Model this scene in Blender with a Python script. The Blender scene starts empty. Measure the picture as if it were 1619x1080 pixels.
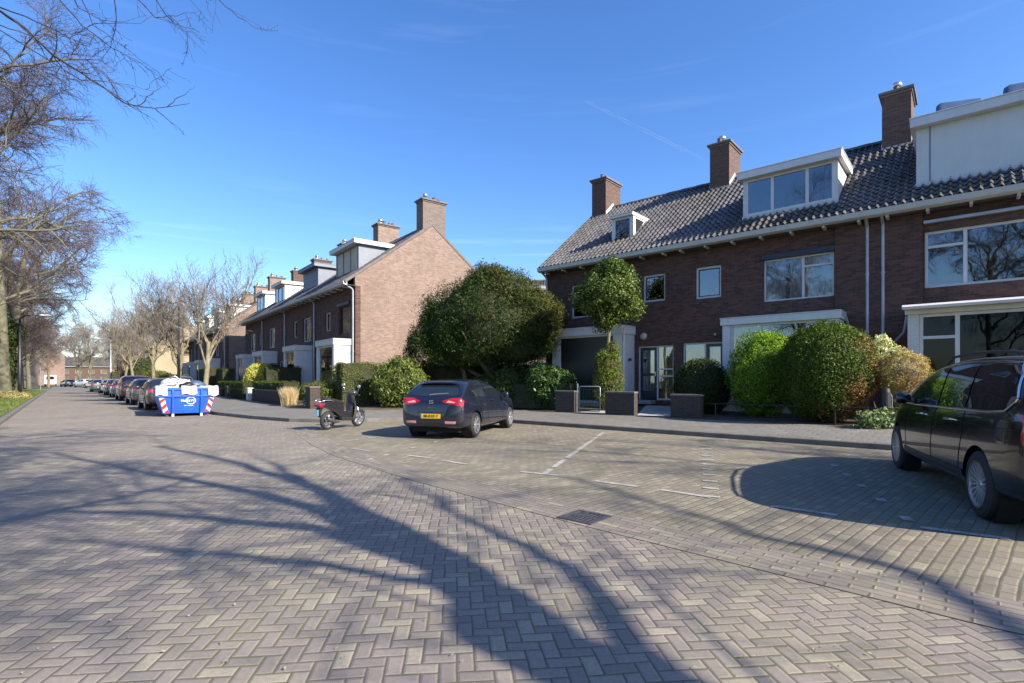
import bpy, bmesh, math, random
import numpy as np
from mathutils import Vector, Matrix
from mathutils.bvhtree import BVHTree
R = math.radians
SC = bpy.context.scene
COL = SC.collection
random.seed(7)

# ---------------------------------------------------------------- camera
cam_d = bpy.data.cameras.new('camera')
cam = bpy.data.objects.new('camera', cam_d); COL.objects.link(cam)
cam.location = (0, 0, 1.45); cam.rotation_euler = (R(90), 0, 0)
cam_d.sensor_width = 36; cam_d.lens = 18.46
cam_d.shift_y = 0.037
cam_d.clip_start = 0.1; cam_d.clip_end = 20000
SC.camera = cam
# ---------------------------------------------------------------- sky, sun, exposure
SUN_AZ = -33.0      # angle of the sun in the ground plane, counted from +X
SUN_EL = 33.0
s_dir = Vector((math.cos(R(SUN_AZ))*math.cos(R(SUN_EL)), math.sin(R(SUN_AZ))*math.cos(R(SUN_EL)), math.sin(R(SUN_EL))))
W = bpy.data.worlds.new('World'); SC.world = W; W.use_nodes = True
nt = W.node_tree; nt.nodes.clear()
sky = nt.nodes.new('ShaderNodeTexSky'); sky.sky_type = 'NISHITA'; sky.sun_disc = False
sky.sun_elevation = R(SUN_EL); sky.sun_rotation = R(90-SUN_AZ)
sky.air_density = 1.0; sky.dust_density = 0.7; sky.ozone_density = 4.0; sky.altitude = 0
bg = nt.nodes.new('ShaderNodeBackground'); bg.inputs[1].default_value = 0.124
wo = nt.nodes.new('ShaderNodeOutputWorld')
# thin cirrus veils low in the sky, laid out by direction of view
tc = nt.nodes.new('ShaderNodeTexCoord')
mp = nt.nodes.new('ShaderNodeMapping'); mp.inputs['Scale'].default_value = (1.6, 1.6, 26)
mp.inputs['Rotation'].default_value = (0.02, 0.03, 0)
nz = nt.nodes.new('ShaderNodeTexNoise'); nz.inputs['Scale'].default_value = 2.2; nz.inputs['Detail'].default_value = 5
cr = nt.nodes.new('ShaderNodeValToRGB')
cr.color_ramp.elements[0].position = 0.56; cr.color_ramp.elements[0].color = (0, 0, 0, 1)
cr.color_ramp.elements[1].position = 0.78; cr.color_ramp.elements[1].color = (1, 1, 1, 1)
sx = nt.nodes.new('ShaderNodeSeparateXYZ')
band = nt.nodes.new('ShaderNodeValToRGB')
for p, v in ((0.0, 1.0), (0.24, 0.9), (0.34, 0.0)):
    e = band.color_ramp.elements.new(p); e.color = (v, v, v, 1)
band.color_ramp.elements.remove(band.color_ramp.elements[0])
mul = nt.nodes.new('ShaderNodeMath'); mul.operation = 'MULTIPLY'
mul2 = nt.nodes.new('ShaderNodeMath'); mul2.operation = 'MULTIPLY'; mul2.inputs[1].default_value = 0.10
mixc = nt.nodes.new('ShaderNodeMixRGB'); mixc.inputs[2].default_value = (7.5, 8.2, 9.0, 1)
L = nt.links.new
L(tc.outputs['Generated'], mp.inputs[0]); L(mp.outputs[0], nz.inputs[0]); L(nz.outputs[0], cr.inputs[0])
L(tc.outputs['Generated'], sx.inputs[0]); L(sx.outputs[2], band.inputs[0])
L(cr.outputs[0], mul.inputs[0]); L(band.outputs[0], mul.inputs[1]); L(mul.outputs[0], mul2.inputs[0])
hs = nt.nodes.new('ShaderNodeHueSaturation'); hs.inputs['Saturation'].default_value = 1.2; hs.inputs['Hue'].default_value = 0.509
L(sky.outputs[0], hs.inputs['Color'])
L(mul2.outputs[0], mixc.inputs[0]); L(hs.outputs[0], mixc.inputs[1]); L(mixc.outputs[0], bg.inputs[0]); L(bg.outputs[0], wo.inputs[0])
sun_d = bpy.data.lights.new('sun', 'SUN'); sun_d.energy = 5.0; sun_d.angle = R(0.5); sun_d.color = (1.0, 0.90, 0.76)
sun = bpy.data.objects.new('sun', sun_d); COL.objects.link(sun)
sun.rotation_euler = (-s_dir).to_track_quat('-Z', 'Y').to_euler()
SC.view_settings.view_transform = 'Standard'; SC.view_settings.look = 'None'
SC.view_settings.gamma = 1; SC.view_settings.use_curve_mapping = False
SC.view_settings.exposure = 1.14
SC.cycles.max_bounces = 6; SC.cycles.transparent_max_bounces = 12
SC.cycles.caustics_reflective = False; SC.cycles.caustics_refractive = False

# ---------------------------------------------------------------- helpers
class MB:
    def __init__(self): self.v = []; self.f = []
    def quad(self, a, b, c, d):
        n = len(self.v); self.v += [tuple(a), tuple(b), tuple(c), tuple(d)]; self.f.append((n, n+1, n+2, n+3)); return self
    def box(self, x0, x1, y0, y1, z0, z1):
        n = len(self.v)
        self.v += [(x0,y0,z0),(x1,y0,z0),(x1,y1,z0),(x0,y1,z0),(x0,y0,z1),(x1,y0,z1),(x1,y1,z1),(x0,y1,z1)]
        self.f += [(n,n+3,n+2,n+1),(n+4,n+5,n+6,n+7),(n,n+1,n+5,n+4),(n+1,n+2,n+6,n+5),(n+2,n+3,n+7,n+6),(n+3,n,n+4,n+7)]
        return self
    def prism(self, poly, axis, a0, a1):
        """poly: 2-D outline; axis x: (y,z), y: (x,z), z: (x,y)"""
        n = len(self.v); k = len(poly)
        def P(p, a):
            return (a, p[0], p[1]) if axis == 'x' else ((p[0], a, p[1]) if axis == 'y' else (p[0], p[1], a))
        self.v += [P(p, a0) for p in poly] + [P(p, a1) for p in poly]
        self.f.append(tuple(range(n, n+k))); self.f.append(tuple(range(n+2*k-1, n+k-1, -1)))
        for i in range(k):
            j = (i+1) % k; self.f.append((n+i, n+k+i, n+k+j, n+j))
        return self
    def tube(self, path, radii, n=6, cap=True):
        P = [Vector(p) for p in path]; m = len(P)
        if not hasattr(radii, '__len__'): radii = [radii]*m
        base = len(self.v); ref = None
        for i in range(m):
            t = (P[min(i+1, m-1)]-P[max(i-1, 0)])
            if t.length < 1e-9: t = Vector((0, 0, 1))
            t.normalize()
            if ref is None: ref = t.orthogonal().normalized()
            ref = ref - t*ref.dot(t)
            if ref.length < 1e-6: ref = t.orthogonal()
            ref.normalize(); b = t.cross(ref)
            for k in range(n):
                a = 2*math.pi*k/n
                q = P[i]+(ref*math.cos(a)+b*math.sin(a))*radii[i]; self.v.append((q.x, q.y, q.z))
        for i in range(m-1):
            for k in range(n):
                k2 = (k+1) % n
                self.f.append((base+i*n+k, base+i*n+k2, base+(i+1)*n+k2, base+(i+1)*n+k))
        if cap:
            self.f.append(tuple(base+k for k in range(n-1, -1, -1))); self.f.append(tuple(base+(m-1)*n+k for k in range(n)))
        return self
    def cyl(self, x, y, z0, z1, r, n=16, r1=None):
        return self.tube([(x, y, z0), (x, y, z1)], [r, r if r1 is None else r1], n)
    def lathe(self, prof, n=24, axis='z', c=(0, 0, 0)):
        """prof: (radius, height) along axis"""
        base = len(self.v)
        for r, h in prof:
            for k in range(n):
                a = 2*math.pi*k/n; x = r*math.cos(a); y = r*math.sin(a)
                p = (x, y, h) if axis == 'z' else ((x, h, y) if axis == 'y' else (h, x, y))
                self.v.append((p[0]+c[0], p[1]+c[1], p[2]+c[2]))
        for i in range(len(prof)-1):
            for k in range(n):
                k2 = (k+1) % n
                self.f.append((base+i*n+k, base+i*n+k2, base+(i+1)*n+k2, base+(i+1)*n+k))
        return self
    def grid(self, rows):
        n = len(self.v); m = len(rows[0])
        for r in rows: self.v += [tuple(p) for p in r]
        for i in range(len(rows)-1):
            for j in range(m-1):
                a = n+i*m+j; self.f.append((a, a+1, a+m+1, a+m))
        return self
    def xf(self, M, start=0):
        for i in range(start, len(self.v)):
            q = M @ Vector(self.v[i]); self.v[i] = (q.x, q.y, q.z)
        return self
    def mesh(self, name, fix=True):
        me = bpy.data.meshes.new(name); me.from_pydata(self.v, [], self.f); me.validate()
        if fix and len(self.f) < 60000:
            bm = bmesh.new(); bm.from_mesh(me); bmesh.ops.recalc_face_normals(bm, faces=bm.faces); bm.to_mesh(me); bm.free()
        return me
    def build(self, name, mat, parent=None, smooth=False, bevel=0, fix=True):
        me = self.mesh(name, fix)
        return link(name, me, mat, parent, smooth, bevel)

def link(name, me, mat, parent=None, smooth=False, bevel=0):
    if mat is not None and not me.materials: me.materials.append(mat)
    if smooth:
        me.polygons.foreach_set('use_smooth', [True]*len(me.polygons))
    o = bpy.data.objects.new(name, me); COL.objects.link(o)
    if parent is not None: o.parent = parent
    if bevel:
        b = o.modifiers.new('edge', 'BEVEL'); b.width = bevel; b.segments = 2; b.limit_method = 'ANGLE'; b.angle_limit = R(40)
    return o

def tag(o, label=None, cat=None, group=None, kind=None):
    if label: o['label'] = label
    if cat: o['category'] = cat
    if group: o['group'] = group
    if kind: o['kind'] = kind
    return o

def thing(name, label, cat, loc=(0, 0, 0), rz=0.0, group=None):
    o = bpy.data.objects.new(name, None); COL.objects.link(o); o.empty_display_size = 0.3
    o.location = loc; o.rotation_euler = (0, 0, rz)
    return tag(o, label, cat, group)

def copy_tree(o, parent=None):
    c = o.copy(); COL.objects.link(c)
    if parent is not None: c.parent = parent
    for ch in list(o.children): copy_tree(ch, c)
    return c

def dup(root, loc, rz, label, group=None, scale=None):
    c = copy_tree(root); c.location = loc; c.rotation_euler = (0, 0, rz); c['label'] = label
    if group: c['group'] = group
    if scale: c.scale = scale if hasattr(scale, '__len__') else (scale,)*3
    return c

# ---------------------------------------------------------------- materials
def new_mat(name):
    m = bpy.data.materials.new(name); m.use_nodes = True
    t = m.node_tree; b = t.nodes['Principled BSDF']; return m, t, b

class NB:
    """tiny node maths helper"""
    def __init__(self, t): self.t = t
    def n(self, kind, **kw):
        x = self.t.nodes.new(kind)
        for k, v in kw.items(): setattr(x, k, v)
        return x
    def m(self, op, a, b=None, c=None):
        x = self.t.nodes.new('ShaderNodeMath'); x.operation = op
        for i, v in enumerate((a, b, c)):
            if v is None: continue
            if isinstance(v, (int, float)): x.inputs[i].default_value = v
            else: self.t.links.new(v, x.inputs[i])
        return x.outputs[0]
    def l(self, a, b): self.t.links.new(a, b)
    def mix(self, f, a, b, mode='MIX'):
        x = self.t.nodes.new('ShaderNodeMixRGB'); x.blend_type = mode
        for i, v in enumerate((f, a, b)):
            if isinstance(v, (int, float)): x.inputs[i].default_value = v
            elif isinstance(v, tuple): x.inputs[i].default_value = (*v[:3], 1)
            else: self.t.links.new(v, x.inputs[i])
        return x.outputs[0]
    def noise(self, vec, scale, detail=4, rough=0.55):
        x = self.t.nodes.new('ShaderNodeTexNoise'); x.inputs['Scale'].default_value = scale
        x.inputs['Detail'].default_value = detail; x.inputs['Roughness'].default_value = rough
        if vec is not None: self.l(vec, x.inputs['Vector'])
        return x.outputs[0]
    def ramp(self, v, lo, hi):
        x = self.t.nodes.new('ShaderNodeMapRange'); x.inputs[1].default_value = lo; x.inputs[2].default_value = hi
        self.l(v, x.inputs[0]); return x.outputs[0]
    def bump(self, h, strength, dist, bsdf):
        x = self.t.nodes.new('ShaderNodeBump'); x.inputs['Strength'].default_value = strength; x.inputs['Distance'].default_value = dist
        self.l(h, x.inputs['Height']); self.l(x.outputs[0], bsdf.inputs['Normal'])

def plain(name, col, rough=0.6, var=0.12, scale=3.0, metal=0.0, coat=0.0, spec=0.5, bump=0.0):
    m, t, b = new_mat(name); q = NB(t)
    co = q.n('ShaderNodeTexCoord').outputs['Object']
    nz = q.noise(co, scale, 5)
    dark = tuple(c*(1-var) for c in col); light = tuple(min(1, c*(1+var)) for c in col)
    q.l(q.mix(q.ramp(nz, 0.3, 0.7), dark, light), b.inputs['Base Color'])
    b.inputs['Roughness'].default_value = rough; b.inputs['Metallic'].default_value = metal
    b.inputs['Coat Weight'].default_value = coat; b.inputs['Coat Roughness'].default_value = 0.03
    b.inputs['Specular IOR Level'].default_value = spec
    if bump: q.bump(q.noise(co, scale*12, 3), bump, 0.01, b)
    return m

def weather(m, sx=5.0, sz=.5, amt=.22, tint=(0.55, 0.52, 0.46), lo=.5, hi=.78, per_tile=False):
    """drip streaks and grime that belong to the surface"""
    t = m.node_tree; q = NB(t); b = t.nodes['Principled BSDF']; src = b.inputs['Base Color'].links[0].from_socket
    co = q.n('ShaderNodeTexCoord').outputs['Object']; mp = q.n('ShaderNodeMapping'); mp.inputs['Scale'].default_value = (sx, sx, sz); q.l(co, mp.inputs[0])
    nz = q.noise(mp.outputs[0], 1.0, 6, .65); col = q.mix(q.m('MULTIPLY', q.ramp(nz, lo, hi), amt), src, tint, 'MULTIPLY' if per_tile else 'MIX')
    if per_tile:
        s = q.n('ShaderNodeSeparateXYZ'); q.l(co, s.inputs[0]); c = q.n('ShaderNodeCombineXYZ')
        q.l(q.m('FLOOR', q.m('DIVIDE', s.outputs[0], .2133)), c.inputs[0]); q.l(q.m('FLOOR', q.m('DIVIDE', s.outputs[1], .262)), c.inputs[1])
        w = q.n('ShaderNodeTexWhiteNoise'); w.noise_dimensions = '3D'; q.l(c.outputs[0], w.inputs['Vector'])
        col = q.mix(q.m('MULTIPLY', w.outputs['Value'], .6), col, (.45, .43, .42), 'MULTIPLY')
    q.l(col, b.inputs['Base Color'])
def brick_mat(name, c1, c2, mortar, vertical=True, bw=0.22, bh=0.0625, mo=0.011, blotch=0.25):
    m, t, b = new_mat(name); q = NB(t)
    co = q.n('ShaderNodeTexCoord').outputs['Object']
    s = q.n('ShaderNodeSeparateXYZ'); q.l(co, s.inputs[0])
    c = q.n('ShaderNodeCombineXYZ'); q.l(q.m('ADD', s.outputs[0], s.outputs[1]), c.inputs[0]); q.l(s.outputs[2], c.inputs[1])
    br = q.n('ShaderNodeTexBrick'); q.l(c.outputs[0], br.inputs['Vector'])
    br.inputs['Scale'].default_value = 1; br.inputs['Brick Width'].default_value = bw; br.inputs['Row Height'].default_value = bh
    br.inputs['Mortar Size'].default_value = mo*0.5; br.inputs['Mortar Smooth'].default_value = 0.3; br.inputs['Bias'].default_value = 0
    br.inputs['Color1'].default_value = (*c1, 1); br.inputs['Color2'].default_value = (*c2, 1); br.inputs['Mortar'].default_value = (*mortar, 1)
    nz = q.noise(co, 1.1, 6, 0.65)
    col = q.mix(q.m('MULTIPLY', q.ramp(nz, 0.35, 0.75), blotch), br.outputs['Color'], tuple(x*0.55 for x in c1), 'MIX')
    n2 = q.noise(co, 9.0, 3)
    col = q.mix(q.m('MULTIPLY', q.ramp(n2, 0.5, 0.8), 0.25), col, tuple(min(1, x*1.5) for x in mortar))
    q.l(col, b.inputs['Base Color']); b.inputs['Roughness'].default_value = 0.85
    q.bump(q.m('SUBTRACT', 1.0, br.outputs['Fac']), 0.5, 0.008, b)
    return m

def leaf_mat(name, c1, c2, c3=None, patch=None, rough=0.5, trans=0.25, patch_scale=1.2):
    """c1..c2 random per leaf; c3 = dead/bright patches, sloped across the plant by patch"""
    m, t, b = new_mat(name); q = NB(t)
    g = q.n('ShaderNodeNewGeometry')
    rnd = g.outputs['Random Per Island']
    col = q.mix(rnd, c1, c2)
    if c3 is not None:
        co = q.n('ShaderNodeTexCoord').outputs['Object']
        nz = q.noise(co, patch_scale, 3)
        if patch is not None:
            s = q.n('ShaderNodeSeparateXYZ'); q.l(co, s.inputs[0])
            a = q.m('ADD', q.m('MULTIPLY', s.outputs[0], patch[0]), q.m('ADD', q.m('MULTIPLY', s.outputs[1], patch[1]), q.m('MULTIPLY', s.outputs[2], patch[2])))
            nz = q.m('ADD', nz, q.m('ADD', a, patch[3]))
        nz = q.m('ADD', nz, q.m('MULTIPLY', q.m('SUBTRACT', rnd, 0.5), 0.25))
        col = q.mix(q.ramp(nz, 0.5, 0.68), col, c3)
    q.l(col, b.inputs['Base Color']); b.inputs['Roughness'].default_value = rough; b.inputs['Specular IOR Level'].default_value = 0.16
    tr = q.n('ShaderNodeBsdfTranslucent'); q.l(q.mix(1.0, col, (1.25, 1.3, 0.6), 'MULTIPLY'), tr.inputs['Color'])
    mx = q.n('ShaderNodeMixShader'); mx.inputs[0].default_value = trans
    out = t.nodes['Material Output']
    q.l(b.outputs[0], mx.inputs[1]); q.l(tr.outputs[0], mx.inputs[2]); q.l(mx.outputs[0], out.inputs[0])
    return m

def glass_mat(name, ior=2.1, tint=(0.75, 0.8, 0.82)):
    m = bpy.data.materials.new(name); m.use_nodes = True; t = m.node_tree; t.nodes.clear(); q = NB(t)
    fr = q.n('ShaderNodeFresnel'); fr.inputs[0].default_value = ior
    tr = q.n('ShaderNodeBsdfTransparent'); tr.inputs[0].default_value = (*tint, 1)
    gl = q.n('ShaderNodeBsdfGlossy'); gl.inputs['Roughness'].default_value = 0.012; gl.inputs[0].default_value = (0.95, 0.97, 1, 1)
    co = q.n('ShaderNodeTexCoord').outputs['Object']
    bp = q.n('ShaderNodeBump'); bp.inputs['Strength'].default_value = 0.05; bp.inputs['Distance'].default_value = 0.05
    q.l(q.noise(co, 1.6, 1), bp.inputs['Height']); q.l(bp.outputs[0], gl.inputs['Normal'])
    mx = q.n('ShaderNodeMixShader'); q.l(fr.outputs[0], mx.inputs[0]); q.l(tr.outputs[0], mx.inputs[1]); q.l(gl.outputs[0], mx.inputs[2])
    out = q.n('ShaderNodeOutputMaterial'); q.l(mx.outputs[0], out.inputs[0]); return m

def paving_shader(name, rot, kind, cw=0.09, cols=((0.30,0.26,0.25),(0.22,0.19,0.19),(0.36,0.33,0.27)), moss=0.3, rowlen=0.208, jcol=((0.10, 0.085, 0.068), (0.125, 0.13, 0.045)), jw=(0.03, 0.08), uv=False):
    """real clay pavers: herringbone or running bond, per-brick colour, sand/moss in joints"""
    m, t, b = new_mat(name); q = NB(t)
    co = q.n('ShaderNodeTexCoord').outputs['UV' if uv else 'Object']
    mp = q.n('ShaderNodeMapping'); mp.inputs['Rotation'].default_value = (0, 0, R(rot)); q.l(co, mp.inputs[0])
    # slight wobble so courses are not ruler straight
    wn = q.n('ShaderNodeTexNoise'); wn.inputs['Scale'].default_value = 0.9; wn.inputs['Detail'].default_value = 2; q.l(mp.outputs[0], wn.inputs['Vector'])
    wa = q.n('ShaderNodeVectorMath', operation='SUBTRACT'); q.l(wn.outputs['Color'], wa.inputs[0]); wa.inputs[1].default_value = (0.5, 0.5, 0.5)
    ws = q.n('ShaderNodeVectorMath', operation='SCALE'); q.l(wa.outputs[0], ws.inputs[0]); ws.inputs['Scale'].default_value = 0.055
    ad = q.n('ShaderNodeVectorMath', operation='ADD'); q.l(mp.outputs[0], ad.inputs[0]); q.l(ws.outputs[0], ad.inputs[1])
    s = q.n('ShaderNodeSeparateXYZ'); q.l(ad.outputs[0], s.inputs[0])
    x = q.m('DIVIDE', s.outputs[0], cw); y = q.m('DIVIDE', s.outputs[1], cw)
    if kind == 'herring':
        i = q.m('FLOOR', x); j = q.m('FLOOR', y); fx = q.m('SUBTRACT', x, i); fy = q.m('SUBTRACT', y, j)
        k = q.m('FLOORED_MODULO', q.m('SUBTRACT', i, j), 4.0)
        is1 = q.m('COMPARE', k, 1.0, 0.1); is2 = q.m('COMPARE', k, 2.0, 0.1); is0 = q.m('COMPARE', k, 0.0, 0.1)
        horiz = q.m('ADD', is0, is1); vert = q.m('SUBTRACT', 1.0, horiz)
        lx = q.m('ADD', fx, is1); ly = q.m('ADD', fy, is2)
        wx = q.m('ADD', 1.0, horiz); wy = q.m('ADD', 1.0, vert)
        ii = q.m('SUBTRACT', i, is1); jj = q.m('SUBTRACT', j, is2)
        idv = q.m('ADD', ii, q.m('MULTIPLY', vert, 0.37))
    else:
        L2 = rowlen/cw
        j = q.m('FLOOR', y); ly = q.m('SUBTRACT', y, j)
        xo = q.m('ADD', q.m('DIVIDE', x, L2), q.m('MULTIPLY', q.m('FLOORED_MODULO', j, 2.0), 0.5))
        i = q.m('FLOOR', xo); lx = q.m('MULTIPLY', q.m('SUBTRACT', xo, i), L2)
        wx = L2; wy = 1.0; jj = j; idv = i
    dx = q.m('MINIMUM', lx, q.m('SUBTRACT', wx, lx)); dy = q.m('MINIMUM', ly, q.m('SUBTRACT', wy, ly))
    d = q.m('MINIMUM', dx, dy)
    jn = q.noise(ad.outputs[0], 14.0, 3)
    d = q.m('ADD', d, q.m('MULTIPLY', q.m('SUBTRACT', jn, 0.5), 0.05))
    joint = q.ramp(d, *jw)      # 0 in the joint, 1 on the brick
    cv = q.n('ShaderNodeCombineXYZ'); q.l(idv, cv.inputs[0]); q.l(jj, cv.inputs[1])
    wn2 = q.n('ShaderNodeTexWhiteNoise'); wn2.noise_dimensions = '3D'; q.l(cv.outputs[0], wn2.inputs['Vector'])
    sc = q.n('ShaderNodeSeparateColor'); q.l(wn2.outputs['Color'], sc.inputs[0])
    c = q.mix(sc.outputs[0], cols[0], cols[1])
    c = q.mix(q.ramp(sc.outputs[1], 0.78, 0.86), c, cols[2])
    big = q.noise(co, 0.35, 4); fine = q.noise(co, 38.0, 4)
    c = q.mix(q.m('MULTIPLY', q.ramp(big, 0.35, 0.7), 0.35), c, tuple(v*1.25 for v in cols[2]))
    c = q.mix(q.m('MULTIPLY', q.ramp(fine, 0.35, 0.75), 0.35), c, tuple(v*0.55 for v in cols[1]))
    vbig = q.noise(co, 1.7, 6, 0.7)
    track = q.noise(co, 0.16, 3, 0.6); c = q.mix(q.m('MULTIPLY', q.ramp(track, 0.46, 0.62), 0.28), c, tuple(v*0.62 for v in cols[0]))
    c = q.mix(q.m('MULTIPLY', q.ramp(vbig, 0.48, 0.7), moss), c, (0.16, 0.155, 0.07))
    mossy = q.noise(co, 0.8, 4)
    jc = q.mix(q.ramp(mossy, 0.42, 0.62), *jcol)
    c = q.mix(joint, jc, c)
    q.l(c, b.inputs['Base Color'])
    b.inputs['Roughness'].default_value = 0.72
    rr = q.m('ADD', 0.6, q.m('MULTIPLY', fine, 0.25)); q.l(rr, b.inputs['Roughness'])
    b.inputs['Specular IOR Level'].default_value = 0.35
    h = q.m('ADD', q.ramp(d, 0.03, 0.17), q.m('ADD', q.m('MULTIPLY', fine, 0.12), q.m('MULTIPLY', sc.outputs[2], 0.25)))
    q.bump(h, 0.6, 0.006, b)
    return m

M = {}
WEATHER = 1
M['brick'] = brick_mat('red_brown_brick', (0.15, 0.066, 0.046), (0.048, 0.025, 0.021), (0.105, 0.083, 0.07))  # front brick darkened: the shade on the facades is in the colour
M['brick_c'] = brick_mat('chimney_brick', (0.13, 0.07, 0.052), (0.065, 0.038, 0.032), (0.12, 0.095, 0.08))
M['brick_b'] = brick_mat('weathered_sunlit_brick', (0.265, 0.178, 0.14), (0.145, 0.097, 0.078), (0.30, 0.26, 0.225), blotch=0.35)  # same brick lightened, sunlight on the gables put into its colour
M['brick_g'] = brick_mat('grey_brown_brick', (0.17, 0.135, 0.115), (0.11, 0.085, 0.075), (0.20, 0.18, 0.16))
M['brick_white'] = brick_mat('white_painted_brick', (0.66, 0.67, 0.68), (0.62, 0.63, 0.64), (0.48, 0.49, 0.5), blotch=0.03)
M['brick_wall'] = brick_mat('garden_wall_brick', (0.055, 0.04, 0.032), (0.03, 0.023, 0.02), (0.08, 0.07, 0.06))
M['tile'] = plain('grey_roof_tile', (0.105, 0.10, 0.10), 0.4, 0.3, 2.0, bump=0.3)
M['tile_dark'] = plain('dark_roof_tile', (0.10, 0.095, 0.095), 0.55, 0.3, 2.0)
M['white'] = plain('white_paint', (0.62, 0.625, 0.63), 0.45, 0.05)
M['cream'] = plain('cream_paint', (0.50, 0.49, 0.45), 0.5, 0.05)
M['panel'] = plain('white_shutter_panel', (0.60, 0.615, 0.60), 0.45, 0.03)
M['greyboard'] = plain('grey_board', (0.15, 0.175, 0.22), 0.5, 0.08)
M['shutter'] = plain('beige_shutter', (0.55, 0.46, 0.33), 0.6, 0.08)
M['darkframe'] = plain('dark_blue_paint', (0.018, 0.026, 0.05), 0.35, 0.1)
M['blackframe'] = plain('black_paint', (0.014, 0.014, 0.016), 0.4, 0.1)
M['zinc'] = plain('zinc', (0.36, 0.39, 0.43), 0.4, 0.15, metal=0.3)
M['lead'] = plain('pale_lead_flashing', (0.55, 0.55, 0.54), 0.55, 0.15)
M['concrete'] = plain('concrete', (0.36, 0.35, 0.33), 0.85, 0.18, 4, bump=0.3)
M['cap'] = plain('chimney_cap_stone', (0.14, 0.12, 0.11), 0.85, 0.2, 4)
M['pot'] = plain('clay_pot', (0.12, 0.07, 0.055), 0.7, 0.2)
M['steel'] = plain('brushed_steel', (0.62, 0.63, 0.64), 0.3, 0.05, metal=0.9)
M['glass'] = glass_mat('window_glass', 2.1, (0.82, 0.86, 0.88))
M['glass_dark'] = glass_mat('dark_window_glass', 1.35, (0.2, 0.24, 0.26))
M['curtain'] = plain('net_curtain', (0.88, 0.88, 0.88), 0.9, 0.04, 8)
M['beigeblind'] = plain('beige_blind', (0.5, 0.44, 0.33), 0.9, 0.1, 5)
M['room_shade'] = plain('interior_shade', (0.05, 0.048, 0.05), 0.9, 0.2)  # near-black, so the rooms' darkness sits in the colour
M['render'] = plain('cream_render', (0.33, 0.27, 0.18), 0.85, 0.08, 0.6)
M['render2'] = plain('pale_render', (0.20, 0.17, 0.145), 0.85, 0.08, 0.6)
M['kerb'] = plain('kerb_stone', (0.13, 0.122, 0.11), 0.85, 0.25, 3, bump=0.3)
M['road'] = paving_shader('herringbone_pavers', -6, 'herring', cols=((0.248, 0.212, 0.188), (0.180, 0.155, 0.145), (0.30, 0.27, 0.21)), moss=0.3)
M['bay'] = paving_shader('parking_pavers', 136.5, 'run', 0.104, cols=((0.228, 0.20, 0.158), (0.168, 0.148, 0.12), (0.28, 0.25, 0.185)), moss=0.4)
M['gutterpave'] = paving_shader('gutter_pavers', 0, 'run', 0.085, uv=True, cols=((0.235, 0.20, 0.175), (0.165, 0.142, 0.13), (0.285, 0.255, 0.20)), moss=0.25, rowlen=0.26)
M['pave'] = paving_shader('pavement_slabs', 41, 'run', 0.30, cols=((0.175, 0.168, 0.155), (0.15, 0.145, 0.135), (0.195, 0.186, 0.17)), moss=0.3, rowlen=0.30, jcol=((0.11, 0.105, 0.095), (0.12, 0.12, 0.085)), jw=(0.01, 0.03))
M['mark'] = plain('white_marking_brick', (0.33, 0.325, 0.30), 0.7, 0.35, 9, bump=0.2)
M['asphalt'] = plain('asphalt', (0.14, 0.142, 0.14), 0.9, 0.15, 5)
M['soil'] = plain('garden_soil', (0.07, 0.055, 0.035), 0.95, 0.4, 2.5, bump=0.5)
M['grass_ground'] = plain('grass_ground', (0.06, 0.085, 0.022), 0.95, 0.45, 1.3, bump=0.5)
M['bark'] = plain('lichened_bark', (0.125, 0.12, 0.078), 0.9, 0.4, 2.5, bump=0.5)
M['bark_dark'] = plain('dark_bark', (0.10, 0.085, 0.065), 0.9, 0.35, 4, bump=0.5)
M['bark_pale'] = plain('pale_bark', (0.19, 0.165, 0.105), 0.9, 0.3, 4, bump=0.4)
M['twig'] = plain('purple_brown_twig', (0.075, 0.052, 0.055), 0.85, 0.3, 1.0)
M['twig_dark'] = plain('dark_twig', (0.045, 0.037, 0.045), 0.8, 0.3, 1.0)
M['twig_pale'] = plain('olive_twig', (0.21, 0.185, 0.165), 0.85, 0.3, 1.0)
M['rubber'] = plain('rubber', (0.018, 0.018, 0.019), 0.75, 0.2)
M['rim'] = plain('silver_rim', (0.55, 0.56, 0.58), 0.3, 0.05, metal=0.75)
M['redlens'] = plain('red_lens', (0.34, 0.012, 0.018), 0.12, 0.15, coat=0.8)
M['pinklens'] = plain('pink_lens', (0.75, 0.30, 0.30), 0.12, 0.1, coat=0.8)
M['yellowplate'] = plain('yellow_plate', (0.75, 0.46, 0.02), 0.4, 0.05)
M['blueplate'] = plain('pale_blue_plate', (0.30, 0.62, 0.72), 0.4, 0.05)
M['blackprint'] = plain('black_print', (0.01, 0.01, 0.01), 0.5, 0.1)
M['chrome'] = plain('chrome', (0.8, 0.8, 0.82), 0.1, 0.02, metal=1.0)
M['plastic'] = plain('black_plastic', (0.02, 0.02, 0.022), 0.45, 0.15)
M['skipblue'] = plain('skip_blue', (0.015, 0.10, 0.52), 0.4, 0.22, 3)
M['tarp'] = plain('blue_grey_sheet', (0.07, 0.11, 0.2), 0.35, 0.2)
M['cast'] = plain('cast_iron', (0.08, 0.08, 0.09), 0.5, 0.3, 12, metal=0.4)
M['black'] = plain('black_void', (0.006, 0.006, 0.006), 0.9, 0.1)
M['red'] = plain('red_paint', (0.62, 0.03, 0.02), 0.5, 0.1)
M['bagwhite'] = plain('white_rubble_bag', (0.42, 0.42, 0.41), 0.8, 0.25, 5, bump=0.3)
M['greenmetal'] = plain('green_metal', (0.02, 0.08, 0.05), 0.4, 0.2)

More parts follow.
